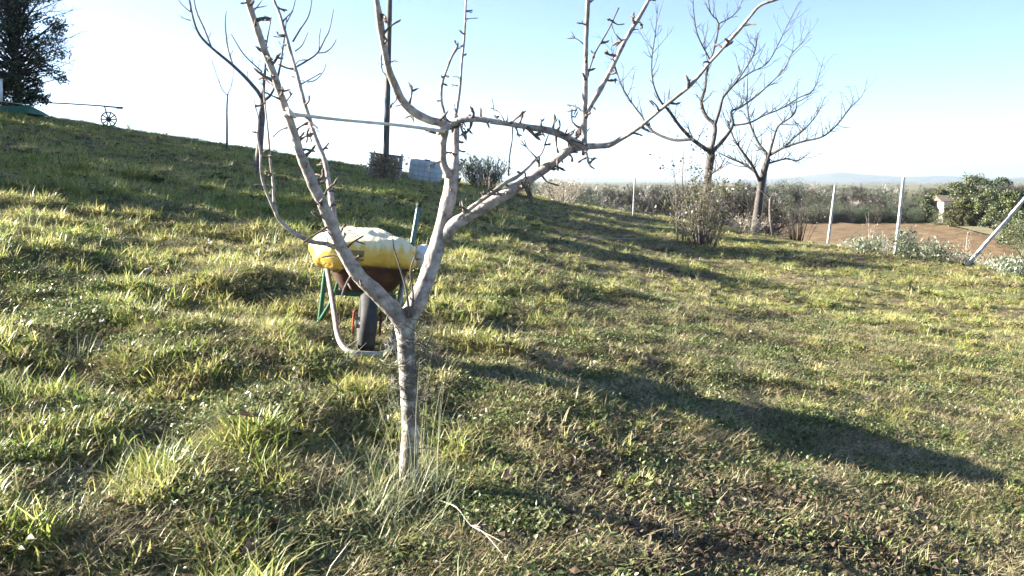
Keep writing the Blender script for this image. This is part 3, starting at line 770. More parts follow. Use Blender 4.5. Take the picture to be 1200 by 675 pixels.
# ================================================================== BACKGROUND FRUIT TREES
def traced_tree(name, label, base, L, mats, twigs=3, seed=0, tl=(8, 26), group=None, leaves=0):
    """L: trunk first, then limbs with px radii; depth offsets spread the crown"""
    rr = random.Random(seed)
    root = thing(name, label, 'tree', base, group)
    Yb = base.y
    for k, (nm, li) in enumerate(L):
        mb = MB(); pts, rad = [], []
        for (x, y, r, d) in li:
            pts.append(P(x, y, Yb + d)); rad.append(r * (.9 if k == 0 else .74) * mpp(x, y, Yb + d))
        path, pr = tube(mb, pts, rad, 8 if k == 0 else 6, 0.12, 0.05, rr=rr)
        if k and twigs:
            m1 = Yb / F_PX
            for q_ in range(max(1, int(twigs * len(li) * 0.8))):
                i = rr.randrange(int(len(path) * .15), len(path) - 1)
                T = (path[i + 1] - path[i]).normalized(); d = (T * rr.uniform(.3, 1.0) + rdir(rr) * .9 + Vector((0, 0, .5))).normalized()
                Lm = rr.uniform(*tl) * m1; p = path[i]
                e = p + d * Lm + Vector((0, 0, .15 * Lm)); mid = p + d * Lm * .5 + rdir(rr) * Lm * .06
                w = min(pr[i] * .6, .5 * m1)
                tube(mb, [p, mid, e], [w, w * .7, w * .35], 4, .2, rr=rr)
                for _ in range(rr.choice((1, 2, 3))):
                    b = p.lerp(e, rr.uniform(.3, .9)); d2 = (d + rdir(rr) * .9).normalized()
                    tube(mb, [b, b + d2 * Lm * .25, b + d2 * Lm * .4], [w * .6, w * .5, w * .3], 3, .3, rr=rr)
        o = mb.build(nm, mats, root)
    return root

b2 = G(301, 203)
tw2 = traced_tree('fruit_tree', 'small bare tree with swept-left limb up the slope behind the front tree', b2, [
    ('trunk', [(301, 210, 7, 0), (302, 196, 5.5, 0), (304, 175, 4.6, 0), (306, 150, 4.2, 0), (308, 120, 4, 0), (306, 110, 3.4, 0)]),
    ('limb', [(307, 116, 3.6, 0), (302, 107, 3.2, -.1), (286, 89, 2.8, -.2), (271, 75, 2.6, -.3), (247, 55, 2.3, -.4), (234, 41, 2.0, -.5), (227, 24, 1.6, -.6), (222, 0, 1.3, -.6), (214, -40, .8, -.7)]),
    ('limb', [(248, 56, 1.6, -.4), (239, 33, 1.4, -.3), (230, 12, 1.1, -.3), (224, -20, .8, -.2)]),
    ('limb', [(273, 77, 1.5, -.3), (267, 56, 1.2, .1), (264, 30, .9, .3), (265, 13, .6, .4)]),
    ('limb', [(308, 118, 3.2, 0), (309, 100, 2.6, .2), (311, 80, 1.8, .4), (312, 55, 1.2, .5), (318, 20, .8, .6)]),
    ('limb', [(307, 84, 1.4, .2), (286, 64, 1.1, .5), (271, 40, .7, .7)]),
    ('limb', [(309, 118, 2.6, 0), (318, 110, 2.2, -.3), (326, 88, 1.8, -.6), (332, 54, 1.3, -.9), (336, 20, .9, -1)]),
    ('limb', [(223, 14, 1, -.6), (212, 4, .7, -.6), (205, -8, .4, -.6)]), ('limb', [(224, 24, .9, -.6), (214, 21, .6, -.6), (210, 16, .4, -.6)]),
], M['barkmid'], twigs=1, seed=21, tl=(6, 16))
b3 = G(820, 284)
traced_tree('fruit_tree', 'tall dark bare fruit tree rising out of a leafy bush on the right slope', b3, [
    ('trunk', [(818, 292, 8, 0), (821, 275, 6.4, 0), (826, 240, 5.6, 0), (830, 205, 5.0, 0), (833, 182, 5.2, 0), (833, 172, 4.6, 0)]),
    ('limb', [(833, 178, 4, 0), (826, 174, 3.4, -.2), (810, 162, 3.0, -.5), (796, 147, 2.5, -.7), (784, 130, 2.2, -.9), (773, 117, 1.7, -1), (765, 95, 1.2, -1.1), (764, 68, 1.0, -1.2), (768, 39, .8, -1.2), (771, 5, .5, -1.2)]),
    ('limb', [(811, 163, 2.6, -.5), (790, 164, 2.4, -.2), (770, 157, 2.1, .1), (759, 148, 1.8, .3), (752, 136, 1.5, .5), (740, 120, 1.3, .6), (729, 101, 1.1, .7), (721, 78, .8, .8), (716, 55, .5, .8)]),
    ('limb', [(834, 176, 3.6, 0), (838, 148, 3.2, .2), (828, 137, 2.8, .3), (822, 121, 2.5, .4), (826, 104, 2.2, .5), (829, 80, 1.9, .5), (836, 60, 1.6, .6), (842, 28, 1.3, .6), (833, 16, 1.0, .6), (830, -2, .8, .6)]),
    ('limb', [(842, 28, 1.0, .6), (857, 20, .8, .8), (869, 8, .5, .9)]),
    ('limb', [(832, 70, 1.3, .5), (818, 42, 1.0, .2), (813, 15, .8, 0), (812, -12, .5, 0)]),
    ('limb', [(838, 146, 2.4, .2), (844, 127, 2.1, -.1), (848, 113, 1.8, -.3), (861, 98, 1.5, -.5), (870, 86, 1.2, -.6), (884, 62, 1.0, -.8), (888, 38, .6, -.9)]),
    ('limb', [(835, 178, 3.4, 0), (850, 161, 2.8, .3), (859, 146, 2.3, .5), (857, 131, 1.8, .5), (867, 126, 1.6, .7), (882, 116, 1.4, .9), (896, 104, 1.2, 1), (919, 81, 1.0, 1.2), (927, 64, .8, 1.3), (940, 50, .6, 1.4), (948, 37, .4, 1.4)]),
    ('limb', [(848, 114, 1.3, -.3), (861, 99, 1.1, -.1), (878, 86, 1.0, .1), (899, 74, .9, .3), (913, 50, .7, .5), (924, 27, .6, .6), (937, 2, .4, .7)]),
    ('limb', [(859, 147, 1.6, .5), (878, 144, 1.4, .3), (896, 135, 1.2, .1), (916, 127, 1.0, 0), (937, 114, .9, -.1), (953, 106, .7, -.1), (964, 74, .4, 0)]),
    ('limb', [(830, 205, 2.0, 0), (842, 198, 1.2, -.3), (850, 185, .7, -.5)]),
], M['barkdark'], twigs=4, seed=22, tl=(8, 32))
b4 = G(887, 271)
traced_tree('fruit_tree', 'rightmost bare fruit tree with wide thin crown, beside a white post', b4, [
    ('trunk', [(885, 276, 7, 0), (887, 255, 5.4, 0), (890, 230, 4.8, 0), (893, 210, 4.4, 0), (896, 199, 4.0, 0), (900, 186, 3.4, 0)]),
    ('limb', [(891, 214, 2.8, 0), (886, 203, 2.4, -.2), (879, 190, 2.1, -.4), (868, 175, 1.7, -.6), (859, 160, 1.2, -.7), (852, 140, .7, -.8)]),
    ('limb', [(886, 203, 1.7, -.2), (872, 192, 1.5, .1), (859, 187, 1.2, .3), (842, 179, .7, .4)]),
    ('limb', [(899, 190, 2.8, 0), (898, 180, 2.4, .1), (889, 168, 2.0, .3), (879, 145, 1.6, .5), (876, 124, 1.2, .6), (876, 92, .7, .7)]),
    ('limb', [(900, 186, 2.4, 0), (906, 165, 1.9, -.2), (912, 148, 1.5, -.3), (931, 133, 1.1, -.5), (934, 112, .6, -.6)]),
    ('limb', [(901, 182, 2.2, 0), (919, 172, 1.8, .3), (932, 160, 1.4, .6), (946, 148, 1.1, .8), (958, 133, .9, 1), (967, 113, .5, 1.1)]),
    ('limb', [(902, 182, 2.2, 0), (916, 174, 1.9, -.4), (940, 166, 1.6, -.8), (964, 160, 1.4, -1.1), (981, 146, 1.1, -1.3), (996, 127, .9, -1.4), (1011, 111, .5, -1.5), (1017, 90, .3, -1.5)]),
    ('limb', [(899, 192, 1.8, 0), (909, 189, 1.5, .3), (922, 186, 1.2, .6), (935, 188, .9, .8), (949, 179, .5, .9)]),
], M['barkdark'], twigs=4, seed=23, tl=(8, 30))
bs = G(266, 176)
traced_tree('sapling', 'thin young sapling standing alone on the crest against the sky', bs, [
    ('trunk', [(266, 178, 1.6, 0), (266, 150, 1.3, 0), (266, 125, 1.1, 0), (267, 110, .9, 0)]),
    ('limb', [(267, 112, .8, 0), (260, 104, .7, 0), (254, 88, .5, 0), (248, 70, .5, 0)]), ('limb', [(267, 110, .7, 0), (272, 98, .5, .2), (274, 80, .4, .2)]),
], M['barkmid'], twigs=1, seed=24, tl=(4, 9))

# ================================================================== SHRUBS, BUSHES, CANES
def shrub(name, label, cat, base, h, w, nst, nlf, lm, stem_m, seed, leaf=(.05, .03), lean=.5, upright=False, group=None, dens_top=True, leafname='foliage', sr=.008):
    rr = random.Random(seed); root = thing(name, label, cat, base, group)
    st, lf = MB(), MB(); tips = []
    for k in range(nst):
        a = rr.uniform(0, 6.28); sp = rr.random() ** .6 * w / 2
        b = base + Vector((math.cos(a) * sp * .35, math.sin(a) * sp * .35, 0)); b.z = gz(b.x, b.y) - .05
        hh = h * rr.uniform(.55, 1.0) * (1 - .3 * (sp / (w / 2)) ** 2)
        e = base + Vector((math.cos(a) * sp, math.sin(a) * sp, hh)); m_ = b.lerp(e, .5) + Vector((0, 0, hh * .1)) + rdir(rr) * w * .04
        r0 = sr * rr.uniform(.6, 1.3)
        path, pr = tube(st, [b, m_, e], [r0, r0 * .7, r0 * .3], 4, h / 6, rr=rr)
        for _ in range(4):
            i = rr.randrange(len(path) // 3, len(path)); d = (Vector((math.cos(a), math.sin(a), 1)) + rdir(rr)).normalized()
            L = h * rr.uniform(.1, .3); tube(st, [path[i], path[i] + d * L * .5, path[i] + d * L + Vector((0, 0, L * .2))], [r0 * .5, r0 * .35, r0 * .2], 3, h, rr=rr)
            tips.append((path[i], d, L))
    st.build('stems' if False else 'stem', stem_m, root)
    for k in range(nlf):
        p, d, L = rr.choice(tips); q_ = p + d * L * rr.uniform(0, 1.05) + rdir(rr) * leaf[0] * 1.5
        s = rr.uniform(.6, 1.3)
        leafquad(lf, q_, (rdir(rr) + Vector((0, 0, .5 if not upright else 2))), rdir(rr), leaf[0] * s, leaf[1] * s, rr.random())
    if nlf: lf.build(leafname, lm, root)
    return root
shrub('leafy_bush', 'yellow-green leafy bush growing round the foot of the tall dark tree', 'bush', G(823, 288), 2.1, 2.0, 100, 2000, M['shrubleaf'], M['barkmid'], 31, (.07, .045))
shrub('leafy_whips', 'tall thin whips with scattered leaves rising from the leafy bush', 'shoots', G(800, 284), 4.3, 1.3, 5, 80, M['thicket'], M['barkmid'], 36, (.08, .06), sr=.012)
shrub('pale_bush', 'sunlit beige dry bush on the crest beyond the level limb', 'bush', G(658, 236), 1.3, 2.4, 60, 900, M['beige'], M['dead'], 32, (.07, .035))
shrub('twiggy_bush', 'twiggy bare fawn bush standing beside the leaning stump', 'bush', G(935, 276), 1.7, 2.0, 55, 120, M['beige'], M['thicket'], 33, (.06, .03), sr=.010)
shrub('dry_weed_stand', 'stand of dry tan weeds around the foot of the rightmost tree', 'weeds', G(872, 274), .8, 2.6, 70, 900, M['beige'], M['dead'], 34, (.07, .03))
shrub('cane_thicket', 'dense dark thicket of upright canes right of the caged tank', 'thicket', G(566, 221), 1.35, 2.3, 90, 3000, M['cane'], M['thicket'], 35, (.14, .03), upright=True, sr=.009)
for k, (px, py, h, w, sd, lab) in enumerate(((1018, 297, .45, 1.0, 41, 'silvery grey leafy plant left of the tall white post'), (1062, 303, .75, .9, 42, 'tall silvery leafy plant at the foot of the tall white post'), (1092, 306, .5, 1.1, 43, 'spreading silvery leafy plant right of the tall white post'), (1185, 322, .42, 1.2, 44, 'silvery leafy plant at the right edge below the leaning post'))):
    shrub('silver_plant', lab, 'plant', G(px, py), h, w, 18, 620, M['silver'], M['silver'], sd, (.10, .036), group='silver plants along the bank', leafname='leaves' if False else 'foliage')
for k, (px, py, h, sd, lab) in enumerate(((1018, 297, 1.0, 51, 'thin dry weed stalk left of the tall white post'), (1130, 309, .95, 52, 'thin dry weed stalk at the foot of the leaning post'), (1037, 300, .8, 53, 'thin dry weed stalk just left of the tall post'), (150, 154, .7, 54, 'wispy tuft of weeds on the crest right of the old wheel'), (560, 222, 1.3, 55, 'pale bare stalk in front of the cane thicket'), (160, 157, .5, 56, 'low grey-green tuft on the crest beside the wispy weeds'))):
    shrub('weed_stalk', lab, 'weed', G(px, py), h, .3 if k != 5 else .8, 4 if k < 3 else 9, 24 if k < 3 else 80, M['beige'] if k < 5 else M['cane'], M['dead'], sd, (.05, .025), sr=.007, group='weed stalks on the bank and crest')

fringe = ('tan weed clump at the left end of the fringe along the bank', 'grey-green weed clump second from the left end of the bank fringe', 'grey-green weed clump close left of the tall white post',
          'tan weed clump just right of the tall white post', 'grey-green weed clump midway between the tall post and the leaning post', 'grey-green weed clump close left of the leaning post foot',
          'tan weed clump just right of the leaning post foot', 'grey-green weed clump under the leaning post top', 'grey-green weed clump cut by the right edge of the picture')
for k, px in enumerate((988, 1004, 1040, 1078, 1112, 1126, 1152, 1168, 1198)):
    shrub('bank_weed', fringe[k], 'weeds', G(px, 288 + (px - 988) * .15), .2 + .07 * (k % 3), 1.0, 16, 260, M['silver'] if k % 3 else M['beige'], M['dead'], 140 + k, (.08, .03), group='weed fringe along the bank')
# ================================================================== POSTS, POLE, TANK, IMPLEMENTS
def post(px0, py0, px1, py1, wpx, label, Yd=None, m='concrete'):
    g = G(px0, py0) if Yd is None else P(px0, py0, Yd)
    top = P(px1, py1, g.y)
    m1 = mpp(px0, py0, g.y) * wpx * .66
    o = thing('vineyard_post', label, 'post', g, 'white posts along the bank')
    mb = MB(); d = (top - g).normalized(); ax = d.cross(Vector((0, 1, 0))).normalized(); ay = ax.cross(d)
    foot = g - d * .3
    v = []; L = (top - foot).length
    for i in range(6):
        t = i / 5; w = m1 * (1 - .12 * t) * .5
        c = foot + d * L * t
        for sx, sy in ((-1, -.7), (-.7, -1), (.7, -1), (1, -.7), (1, .7), (.7, 1), (-.7, 1), (-1, .7)): v.append(c + ax * sx * w + ay * sy * w)
    f = [(i * 8 + s, i * 8 + (s + 1) % 8, i * 8 + 8 + (s + 1) % 8, i * 8 + 8 + s) for i in range(5) for s in range(8)] + [tuple(range(40, 48)), tuple(range(7, -1, -1))]
    mb.add(v, f); mb.build('shaft', M[m], o, False)
    for t in (.35, .62, .86):
        mb = MB(); c = g.lerp(top, t); w = m1 * .62
        tube(mb, [c + ax * w * math.cos(a) + ay * w * math.sin(a) for a in np.linspace(0, 6.28, 9)], [.004] * 9, 4, .1); mb.build('wire_tie', M['wire'], o)
    return o
post(889, 273, 898, 203, 4.0, 'white slim post against the trunk of the rightmost tree')
post(970, 284, 979, 217, 4.2, 'white upright post between the twiggy bush and the tall post')
post(1049, 300, 1059, 208, 5.0, 'tall white upright post rising among silvery plants')
post(1134, 309, 1207, 226, 6.0, 'white post leaning steeply to the right above the ploughed field')
post(742, 253, 744, 208, 3.0, 'distant white post left of the leafy bush')
# short forked stump
g = G(905, 267); top = P(903, 230, g.y)
stp = thing('stump', 'short brown weathered stump leaning beside the twiggy bush', 'stump', g)
mb = MB(); tube(mb, [g + Vector((.06, 0, -.2)), g, g.lerp(top, .5) + Vector((-.05, 0, 0)), top], [.10, .09, .075, .06], 9, .1, .1); mb.build('trunk', M['barkmid'], stp)
mb = MB(); tube(mb, [top - Vector((0, 0, .12)), top + Vector((-.25, 0, .12)), top + Vector((-.5, .05, .3))], [.04, .03, .015], 6, .1, .05); mb.build('limb', M['barkmid'], stp)
# dark pole behind the tank
g = P(451.5, 190, 31.0); g.z = gz(g.x, g.y)
pole = thing('wooden_pole', 'tall dark wooden pole rising behind the caged tank into the sky', 'pole', g)
topx = P(458, -60, 31.0)
mb = MB(); tube(mb, [g - Vector((0, 0, .4)), g, g.lerp(topx, .5), topx], [.11, .105, .095, .08], 12, .3, .02); mb.build('shaft', M['polewood'], pole)
for t in (.35, .36, .7):
    mb = MB(); c = g.lerp(topx, t); tube(mb, [c + Vector((.105 * math.cos(a), .105 * math.sin(a), 0)) for a in np.linspace(0, 6.28, 13)], [.006] * 13, 4, .1); mb.build('band', M['wire'], pole)

# caged water tank, sunk behind the crest
g = G(492, 213)
tk = thing('caged_tank', 'grey-blue plastic water tank in a metal cage on the crest', 'tank', g, local=True)
tk.matrix_basis = Matrix.Translation(g - Vector((0, 0, .12))) @ Matrix.Rotation(math.radians(-14), 4, 'Z') @ Matrix.Rotation(math.radians(8.5), 4, 'Y')
mb = MB(); box(mb, (0, .5, .52), (1.12, .95, .86)); tank = mb.build('tank_body', M['ibc'], tk, False)
bv = tank.modifiers.new('bevel', 'BEVEL'); bv.width = .08; bv.segments = 3
mb = MB(); tube(mb, [(0, .5, .94), (0, .5, 1.0)], [.12, .12], 16, .1); mb.build('filler_cap', M['wire'], tank)
for z in (.14, .34, .54, .74, .94):
    mb = MB(); tube(mb, [(-.6, -.02, z), (.6, -.02, z), (.6, 1.02, z), (-.6, 1.02, z), (-.6, -.02, z)], [.010] * 5, 6, 9); mb.build('cage_rail', M['steel'], tk)
for i in range(6):
    for yy in (-.025, 1.025):
        mb = MB(); tube(mb, [(-.6 + .24 * i, yy, .1), (-.6 + .24 * i, yy, .98)], [.010] * 2, 6, 9); mb.build('cage_bar', M['steel'], tk)
mb = MB(); box(mb, (0, .5, .045), (1.2, 1.02, .09)); mb.build('pallet', M['polewood'], tk, False)
# leaning frame with dry creeper left of the tank
g = G(448, 210)
fr = thing('creeper_frame', 'weathered wooden frame overgrown with dry tan creeper left of the tank', 'frame', g, local=True)
fr.matrix_basis = Matrix.Translation(g - Vector((0, 0, .15))) @ Matrix.Rotation(math.radians(-10), 4, 'Z') @ Matrix.Rotation(math.radians(7), 4, 'Y')
for x in (-.62, 0, .6):
    mb = MB(); box(mb, (x + (.12 if x < 0 else 0), 0, .55), (.05, .05, 1.1), Matrix.Rotation(math.radians(12 if x < 0 else 0), 3, 'Y')); mb.build('upright', M['concrete'], fr, False)
for z in (.12, .6, 1.0):
    mb = MB(); box(mb, (.03, .045, z), (1.25, .04, .06)); mb.build('crosspiece', M['barkmid'], fr, False)
mb = MB(); rr = random.Random(61)
for k in range(2600):
    leafquad(mb, (rr.gauss(.05, .30), rr.uniform(-.24, .06), rr.uniform(0, .98)), rdir(rr), rdir(rr), rr.uniform(.05, .11), rr.uniform(.03, .06), rr.random())
mb.build('creeper', M['beige'], fr)
# boards leaning behind
mb = MB()
for k in range(7): box(mb, (-.48 + .17 * k, .10, .52), (.155, .02, .96))
for k in range(7):
    b_ = MB(); box(b_, (-.48 + .17 * k, .12, .5 + .02 * (k % 3)), (.155, .02, .94)); b_.build('board', M['concrete'], fr, False)

# wheeled implement on the skyline
g = G(128, 151)
m1 = g.y / F_PX
im = thing('wheeled_implement', 'old spoked wheel with long drawbar parked on the crest against the sky', 'implement', g, local=True)
im.matrix_basis = Matrix.Translation(g + Vector((0, 0, .1))) @ Matrix.Rotation(math.radians(18), 4, 'Z')
rw = .30
mb = MB()
def ringxz(mb, c, r, t_, n=24): tube(mb, [Vector(c) + Vector((r * math.cos(a), 0, r * math.sin(a))) for a in np.linspace(0, 2 * math.pi, n + 1)], [t_] * (n + 1), 6, 9, cap=False)
ringxz(mb, (0, 0, rw), rw, .03); wl = mb.build('wheel', M['barkdark'], im)
for k in range(10):
    mb = MB(); a = k * math.pi / 5; tube(mb, [(0, 0, rw), (rw * math.cos(a), 0, rw + rw * math.sin(a))], [.028] * 2, 5, 9); mb.build('spoke', M['barkdark'], wl)
mb = MB(); tube(mb, [(0, -.12, rw), (0, .12, rw)], [.10, .10], 10, 9); mb.build('hub', M['barkdark'], wl)
mb = MB(); tube(mb, [(0, .1, rw), (-.10, .1, .62), (-.15, .05, .88)], [.03, .03, .03], 6, .2); mb.build('upright', M['barkdark'], im)
mb = MB(); tube(mb, [(.42, 0, .80), (-.4, 0, .86), (-1.6, .1, .92), (-2.6, .2, .95)], [.035, .03, .028, .028], 8, .3); bar = mb.build('drawbar', M['barkdark'], im)
mb = MB(); box(mb, (.45, 0, .79), (.26, .09, .09)); mb.build('head', M['barkdark'], bar, False)
# green covered heap and white tub at the left edge
g = P(8, 133, 37.0); g.z = gz(g.x, g.y)
hp = thing('covered_heap', 'low heap under green sheeting at the left edge beneath the evergreen', 'heap', g, local=True)
hp.matrix_basis = Matrix.Translation(g)
v, f = [], []
for j in range(13):
    for i in range(25):
        u, w = i / 24 * 2 - 1, j / 12 * 2 - 1
        hgt = .40 * max(0, 1 - u * u) ** .4 * max(0, 1 - w * w) ** .5
        v.append((u * 1.35, w * .8, hgt * (1 + .25 * float(vnoise(u * 3, w * 3, 71))) - .06))
f = [(j * 25 + i, j * 25 + i + 1, j * 25 + i + 26, j * 25 + i + 25) for j in range(12) for i in range(24)]
mb = MB(); mb.add(v, f); mb.build('sheet', M['tarp'], hp)
mb = MB(); tube(mb, [(-1.2, -.5, .30), (0, -.72, .42), (1.0, -.55, .32)], [.012] * 3, 5, .2); mb.build('rope', M['canewood'], hp)
g2 = g + Vector((-.62, .3, .5))
tb = thing('white_tub', 'white plastic tub standing on the green sheeting at the left edge', 'tub', g2)
mb = MB(); tube(mb, [g2, g2 + Vector((0, 0, .45)), g2 + Vector((0, 0, .9))], [.28, .31, .33], 16, .3); tub = mb.build('body', M['plasticwhite'], tb)
mb = MB(); c = g2 + Vector((0, 0, .9)); tube(mb, [c + Vector((.335 * math.cos(a), .335 * math.sin(a), 0)) for a in np.linspace(0, 6.283, 17)], [.02] * 17, 5, 9); mb.build('rim', M['plasticwhite'], tb)

# ================================================================== TREES WITH LEAVES
def leafy_tree(name, label, base, h, w, lm, seed, nclump=40, nleaf=60, leaf=.22, trunk_r=.16, low=.12, flat=0.0, bare=0, group=None, clump=.16, trunk_m='barkdark'):
    rr = random.Random(seed); root = thing(name, label, 'tree', base, group)
    tm = MB(); tube(tm, [base - Vector((0, 0, .3)), base + Vector((rr.uniform(-.1, .1), 0, h * .35)), base + Vector((rr.uniform(-.2, .2), 0, h * .85))], [trunk_r * 1.25, trunk_r, trunk_r * .25], 8, h / 8, .06, rr=rr)
    trunk = tm.build('trunk', M[trunk_m], root)
    cr = MB(); br = MB()
    for k in range(nclump):
        t = rr.random() ** .8
        zz = h * (low + (1 - low) * t)
        prof = math.sin(math.pi * min(.96, (.18 + .80 * t) if not flat else (.05 + .55 * t + .3 * t * t))) ** .7
        a = rr.uniform(0, 6.28); q_ = w / 2 * prof * math.sqrt(rr.random()) * rr.uniform(.8, 1.15)
        c = base + Vector((math.cos(a) * q_, math.sin(a) * q_, zz))
        tube(br, [base + Vector((0, 0, zz * .6)), base.lerp(c, .5) + Vector((0, 0, zz * .32)), c], [trunk_r * .3, trunk_r * .18, trunk_r * .06], 4, h, rr=rr)
        cs = h * clump * rr.uniform(.5, 1.1); tn = rr.random()
        for _ in range(int(nleaf * rr.uniform(.6, 1.3))):
            d = rdir(rr); p = c + Vector((d.x, d.y, d.z * .7)) * cs * rr.random() ** .5
            leafquad(cr, p, rdir(rr) + d * .5, d + rdir(rr) * .6, leaf * rr.uniform(.6, 1.3), leaf * rr.uniform(.35, .7), min(1, max(0, tn * .6 + rr.random() * .4)))
    for k in range(bare):
        a = rr.uniform(-1.4, 1.4); zz = h * rr.uniform(.2, .9); s = base + Vector((0, 0, zz * .8))
        d = Vector((math.cos(a), math.sin(a), rr.uniform(.1, .8))).normalized(); L = w * rr.uniform(.35, .75)
        p = [s, s + d * L * .5 + rdir(rr) * .15, s + d * L + rdir(rr) * .3]; tube(br, p, [.03, .018, .006], 4, .5, rr=rr)
        for _ in range(7):
            b = p[1].lerp(p[2], rr.random()); d2 = (d + rdir(rr)).normalized(); l2 = L * rr.uniform(.1, .3)
            tube(br, [b, b + d2 * l2 * .5 + rdir(rr) * .05, b + d2 * l2], [.010, .008, .004], 3, .5, rr=rr)
    br.build('limb', M[trunk_m], trunk)
    cr.build('crown', lm, root)
    return root
g = P(22, 130, 39.0); g.z = gz(g.x, g.y)
leafy_tree('evergreen_tree', 'dark ivy-clad tree with bare side twigs at the top left corner', g, 6.6, 4.2, M['ever'], 81, 210, 110, .14, .17, .01, bare=60, clump=.075)
g = P(-14, 130, 38.0); g.z = gz(g.x, g.y)
leafy_tree('bare_tree', 'pale brown trunked tree cut by the left edge of the picture', g, 9.0, 4.0, M['beige'], 82, 40, 50, .12, .24, .35, bare=20, clump=.08, trunk_m='barkmid')

# pines and scrub right of the ploughed field
for k, (px, pyb, pyt, wpx, Yd, mt, flat, lab) in enumerate((
        (1098, 262, 222, 30, 165, 'olive', 0, 'light olive-green tree left of the small pale house'),
        (1118, 263, 216, 30, 168, 'pine', 0, 'mid-green tree directly above the small pale house'),
        (1138, 264, 205, 40, 160, 'pine', 1, 'tallest dark pine with domed top in the right-hand grove'),
        (1160, 268, 222, 42, 148, 'pine', 0, 'bushy green tree right of the tallest dark pine'),
        (1168, 262, 210, 26, 178, 'ever', 1, 'flat-topped dark pine showing above the right-hand grove'),
        (1184, 282, 226, 40, 125, 'pine', 0, 'broad green tree behind the leaning post'),
        (1206, 284, 220, 40, 128, 'olive', 0, 'olive-green tree at the right edge of the grove'),
        (1195, 294, 250, 38, 105, 'pine', 0, 'low rounded green tree at the near right end of the grove'),
        (1128, 267, 234, 34, 150, 'olive', 0, 'small rounded olive tree in front of the tallest pine'),
        (1086, 264, 231, 22, 165, 'ever', 0, 'slim dark tree at the left end of the grove'),
        (1228, 300, 238, 44, 100, 'pine', 0, 'green tree cut by the right edge of the picture'))):
    base = plain_pt(px, pyb) if False else P(px, pyb, Yd)
    base.z = gz(base.x, base.y); m1 = Yd / F_PX
    top = P(px, pyt, Yd).z
    leafy_tree('pine_tree' if mt != 'olive' else 'olive_tree', lab, base, top - base.z, wpx * m1 * 1.25, M[mt], 90 + k, 75, 120, .32, .16, .10, flat, group='grove beyond the ploughed field', clump=.13)
# small pale house among the trees
hb = P(1108, 262, 163); hb.z = gz(hb.x, hb.y)
hs = thing('small_house', 'small pale house half hidden among the trees of the grove', 'house', hb, local=True); hs.matrix_basis = Matrix.Translation(hb)
mb = MB(); box(mb, (0, 0, 2.2), (3.0, 4, 4.4)); wl = mb.build('wall', M['plaster'], hs, False)
mb = MB(); mb.add([(-2.1, -2.3, 4.4), (2.1, -2.3, 4.4), (2.1, 2.3, 4.4), (-2.1, 2.3, 4.4), (-2.1, 0, 5.4), (2.1, 0, 5.4)], [(0, 1, 5, 4), (2, 3, 4, 5), (0, 4, 3), (1, 2, 5), (0, 3, 2, 1)]); mb.build('roof', M['rooftile'], hs, False)
for x in (-.8, .8):
    mb = MB(); box(mb, (x, -2.01, 2.9), (.8, .06, 1.1)); mb.build('window', M['wire'], hs, False)

# ================================================================== WOODS AND SCRUB (one mass each)
def bare_proto(seed, h=8.0, w=5.0, m='thicket'):
    rr = random.Random(seed); mb = MB()
    def grow(p, d, L, r, lev):
        e = p + d * L + rdir(rr) * L * .1
        tube(mb, [p, p.lerp(e, .5) + rdir(rr) * L * .05, e], [r, r * .8, r * .55], 4 if lev < 2 else 3, 99, tint=rr.uniform(.2, .8), cap=False, rr=rr)
        if lev >= 4: return
        for _ in range((5, 4, 4, 3)[lev]):
            grow(p.lerp(e, rr.uniform(.5, 1)), (d + rdir(rr) * .75 + Vector((0, 0, .25))).normalized(), L * rr.uniform(.55, .8), r * .55, lev + 1)
    grow(Vector((0, 0, -.3)), Vector((0, 0, 1)), h * .32, h * .02, 0)
    return mb.mesh('bare_kind', M[m], False)
def bush_proto(seed, h, w, m, n=4500, leaf=.10):
    rr = random.Random(seed); mb = MB()
    cl = [(Vector((rr.gauss(0, w * .22), rr.gauss(0, w * .22), h * rr.uniform(.12, .85))), h * rr.uniform(.12, .28), rr.random()) for _ in range(22)]
    for _ in range(n):
        c, s, tn = rr.choice(cl); d = rdir(rr)
        leafquad(mb, c + d * s * rr.random() ** .5, rdir(rr), d + rdir(rr) * .5, leaf * rr.uniform(.5, 1.3), leaf * rr.uniform(.3, .7), min(1, max(0, tn * .6 + rr.random() * .4)))
    return mb.mesh('bush_kind', M[m])
protos = [bare_proto(1), bare_proto(2), bare_proto(3), bush_proto(4, 4, 5, 'ever'), bush_proto(5, 4.5, 5, 'olive'), bush_proto(6, 4, 5, 'thicket'), bush_proto(7, 3, 4, 'beige')]
pts, rot, scl, idx = [], [], [], []
rr = random.Random(101)
def put(px, Yd, k, s, dz=0.0):
    p = P(px, 215, Yd); p.z = gz(p.x, p.y) + dz
    pts.append(p); rot.append((0, 0, rr.uniform(0, 6.28))); scl.append(s); idx.append(k)
# wood along the far side of the field
for k in range(360):
    px = rr.uniform(560, 1110); Yd = rr.uniform(168, 250)
    hpx = 56 if px < 960 else (50 if px < 1040 else 44)
    big = rr.random() < .6
    s = hpx * Yd / F_PX / 8.0 * rr.uniform(.6, 1.0) * (1 + .22 * float(vnoise(px * .03, .5, 88)))
    put(px, Yd, rr.choice((0, 1, 2)) if big else rr.choice((3, 3, 3, 5)), s * (1.0 if big else 1.35))
for k in range(260):                                   # dark scrub at the wood's foot
    put(rr.uniform(700, 1100), rr.uniform(163, 172), rr.choice((3, 3, 3, 5)), rr.uniform(.5, .95))
for k in range(90):                                    # scrub behind the grove
    put(rr.uniform(1080, 1300), rr.uniform(170, 230), rr.choice((3, 4, 5, 0)), rr.uniform(1.0, 1.6))
for k in range(40):
    px = rr.uniform(1185, 1290); put(px, rr.uniform(88, 120) , rr.choice((3, 4)), rr.uniform(.7, 1.2))
